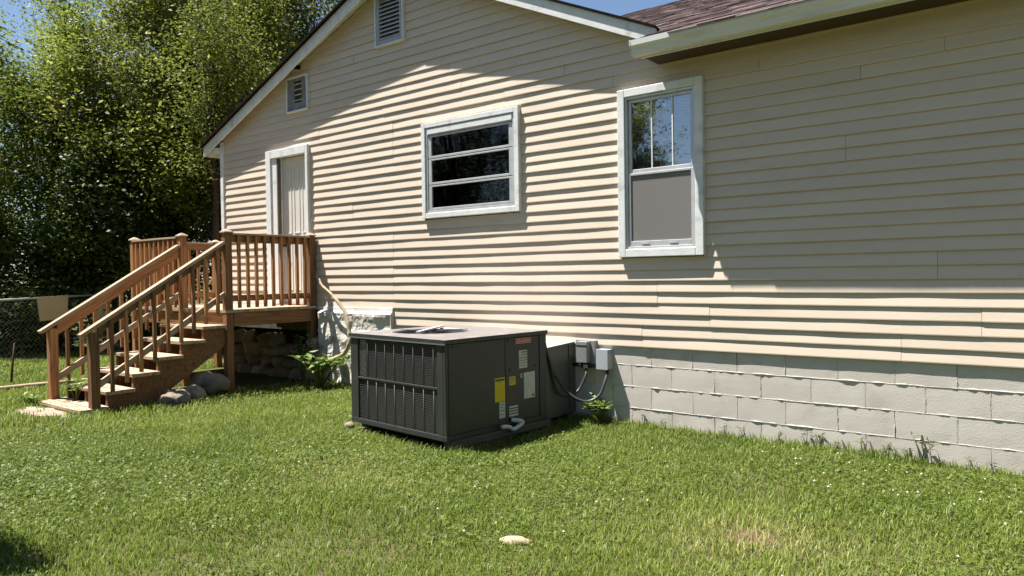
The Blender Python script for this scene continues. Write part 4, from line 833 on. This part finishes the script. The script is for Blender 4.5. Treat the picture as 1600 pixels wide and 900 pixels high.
for i, (x, h, lv) in enumerate([(0.15, 0.15, 0.05), (0.36, 0.10, 0.04), (0.93, 0.14, 0.045), (1.10, 0.15, 0.05), (1.38, 0.13, 0.045), (1.60, 0.17, 0.05), (1.70, 0.16, 0.045), (1.84, 0.13, 0.05), (2.02, 0.15, 0.05), (2.19, 0.12, 0.045), (2.32, 0.11, 0.045), (2.42, 0.22, 0.075), (2.72, 0.10, 0.04), (2.86, 0.09, 0.04)]):
    weed("weed_seedling", x, -0.035, h, 3 if i != 11 else 4, lv, M_SEED, "small weed seedling sprouting at the foot of the block wall" if i != 11 else "tallest long leaved seedling at the foot of the block wall", "seedling", 50+i, "seedlings along the block wall", wide=0.45, aspect=0.28)
# ---------------------------------------------------------------- lawn: blades, clover, blossoms (nobody could count them)
camx, camy = 3.266, -6.064
def lawn_points(n, x0, x1, y0, y1, seed):
    g = np.random.default_rng(seed); x = g.uniform(x0, x1, n); y = g.uniform(y0, y1, n)
    dx = x-camx; dy = y-camy; dep = -0.6098*dx+0.7923*dy; lat = 0.7925*dx+0.6096*dy
    ok = (dep > 0.8) & (np.abs(lat) < dep*0.71+1.6)
    ok &= ~((y > 0.02) & (x > -7.0))
    rx = (x+1.3315)*math.cos(-RZ)-(y+1.0851)*math.sin(-RZ); ry = (x+1.3315)*math.sin(-RZ)+(y+1.0851)*math.cos(-RZ)
    ok &= ~((np.abs(rx) < hx+0.03) & (np.abs(ry) < hy+0.02)); ok &= ~((x > -1.9) & (x < -0.62) & (y > -0.55))
    ok &= ~((x > -7.0) & (x < -4.75) & (y > -1.2))
    ok &= ~((x > -5.75) & (x < -4.8) & (y > -2.85) & (g.random(n) < 0.93))
    d1 = ((x+5.28)/0.5)**2+((y+3.12)/0.2)**2; ok &= ~((d1 < 0.85) & (g.random(n) < 0.95))
    d2 = ((x-1.93)/0.17)**2+((y+2.22)/0.14)**2; ok &= ~((d2 < 1.3) & (g.random(n) < 0.72-0.35*d2))
    d3 = ((x-0.93)/0.09)**2+((y+3.03)/0.055)**2; ok &= ~(d3 < 1.0)
    return x[ok], y[ok], dep[ok], g
def blades(name, n, region, seed, hmul, wmul, label_kind='stuff'):
    x, y, dep, g = lawn_points(n, *region, seed); N = len(x)
    thick = fbm(x, y, 1.4, 1); keep = g.random(N) < (0.55+0.6*thick); x, y, dep, thick = x[keep], y[keep], dep[keep], thick[keep]; N = len(x)
    rough = np.clip(1-np.abs(y)/0.22, 0, 1)*(x > -0.6)                       # longer where the mower does not reach
    acd = np.clip(1-np.maximum(np.abs(x+1.33)-0.75, np.abs(y+1.09)-0.70)/0.22, 0, 1)
    h = hmul*g.uniform(0.45, 1.25, N)*(0.7+0.7*fbm(x, y, 2.3, 4))*(1+0.9*np.maximum(rough, acd*0.6)*g.random(N)); z = ground_z(x, y)-0.004
    a = g.uniform(0, 2*np.pi, N); lean = g.uniform(0.15, 0.95, N)*h; wd = wmul*g.uniform(0.6, 1.4, N)*(1+0.05*dep)
    dxx, dyy = np.cos(a), np.sin(a); sx, sy = -dyy*wd/2, dxx*wd/2
    V = np.empty((N, 5, 3)); b = np.stack([x, y, z], 1)
    V[:, 0] = b+np.stack([sx, sy, 0*x], 1); V[:, 1] = b-np.stack([sx, sy, 0*x], 1)
    m_ = b+np.stack([dxx*lean*0.35, dyy*lean*0.35, h*0.6], 1); V[:, 2] = m_+np.stack([sx, sy, 0*x], 1)*0.8; V[:, 3] = m_-np.stack([sx, sy, 0*x], 1)*0.8
    V[:, 4] = b+np.stack([dxx*lean, dyy*lean, h*0.92], 1)
    i0 = np.arange(N)[:, None]*5; F = np.concatenate([i0+np.array([[0, 1, 3]]), i0+np.array([[0, 3, 2]]), i0+np.array([[2, 3, 4]])], 0)
    dry = fbm(x, y, 0.8, 9); bare = np.exp(-(((x-1.93)/0.35)**2+((y+2.22)/0.3)**2))+0.6*np.exp(-(((x+0.9)/0.6)**2+((y+2.6)/0.35)**2))
    ti = np.clip(0.30+0.38*(fbm(x, y, 0.7, 3)-0.5)+0.25*(fbm(x, y, 4, 6)-0.5)+g.normal(0, 0.17, N)+0.16*dry, 0, 0.9)
    straw = g.random(N) < (0.02+0.035*dry**2+0.75*bare); ti = np.where(straw, g.uniform(0.9, 1.0, N), ti)
    return tag(np_mesh(name, V.reshape(-1, 3), F, M_GRASS, None, np.repeat(ti, 5)), kind=label_kind)
blades("grass", 470000, (-4.0, 5.6, -5.9, 0.0), 71, 0.045, 0.0042)
blades("grass", 200000, (-15.5, -4.0, -6.5, 0.5), 72, 0.062, 0.006)
# clover
def clover(name, n, region, seed):
    x, y, dep, g = lawn_points(n, *region, seed); pr = np.clip(1.9*fbm(x, y, 0.9, 12)-0.62+0.30*np.clip((x-0.5)/2.5, 0, 1)+0.25*np.clip((-y-2.2)/1.5, 0, 1), 0, 1)
    k = (g.random(len(x)) < pr) & (y < -0.25); x, y = x[k], y[k]; N = len(x); z = ground_z(x, y)+g.uniform(0.016, 0.046, N); r = g.uniform(0.0055, 0.0105, N); a0 = g.uniform(0, 6.283, N); tx, ty = g.normal(0, 0.28, N), g.normal(0, 0.28, N)
    V = np.empty((N, 3, 4, 3))
    for q in range(3):
        a = a0+q*2.094; c, s = np.cos(a), np.sin(a)
        for j, (f, l) in enumerate(((0, 0), (0.75, 0.55), (1.15, 0.0), (0.75, -0.55))):
            px = r*(c*f-s*l); py = r*(s*f+c*l); V[:, q, j] = np.stack([x+px, y+py, z+px*tx+py*ty+(0.002 if j in (1, 3) else 0)], 1)
    ti = np.repeat(np.clip(g.normal(0.5, 0.2, N), 0, 1), 12)
    tag(np_mesh(name, V.reshape(-1, 3), np.arange(N*12).reshape(-1, 4), M_CLOVER, None, ti), kind='stuff')
    # blossoms
    k = g.random(N) < 0.007*np.clip((x-0.2)/1.5, 0.12, 1); X_, Y_ = x[k], y[k]; mb = MB()
    for (bx, by) in zip(X_, Y_):
        bz = gz(bx, by)+random.uniform(0.035, 0.06); r_ = random.uniform(0.005, 0.008); V_ = [(bx, by, bz+r_)]
        for i in range(6): V_.append((bx+r_*math.cos(i*1.047), by+r_*math.sin(i*1.047), bz+random.uniform(-0.002, 0.002)))
        V_.append((bx, by, bz-r_*0.8)); mb.add(V_, [(0, 1+i, 1+(i+1) % 6) for i in range(6)]+[(7, 1+(i+1) % 6, 1+i) for i in range(6)])
    if mb.v: mb.build("clover_blossoms", M_FLOWER, None, None, 0, 'stuff')
clover("clover", 190000, (-4.5, 4.5, -5.4, 0.0), 81)
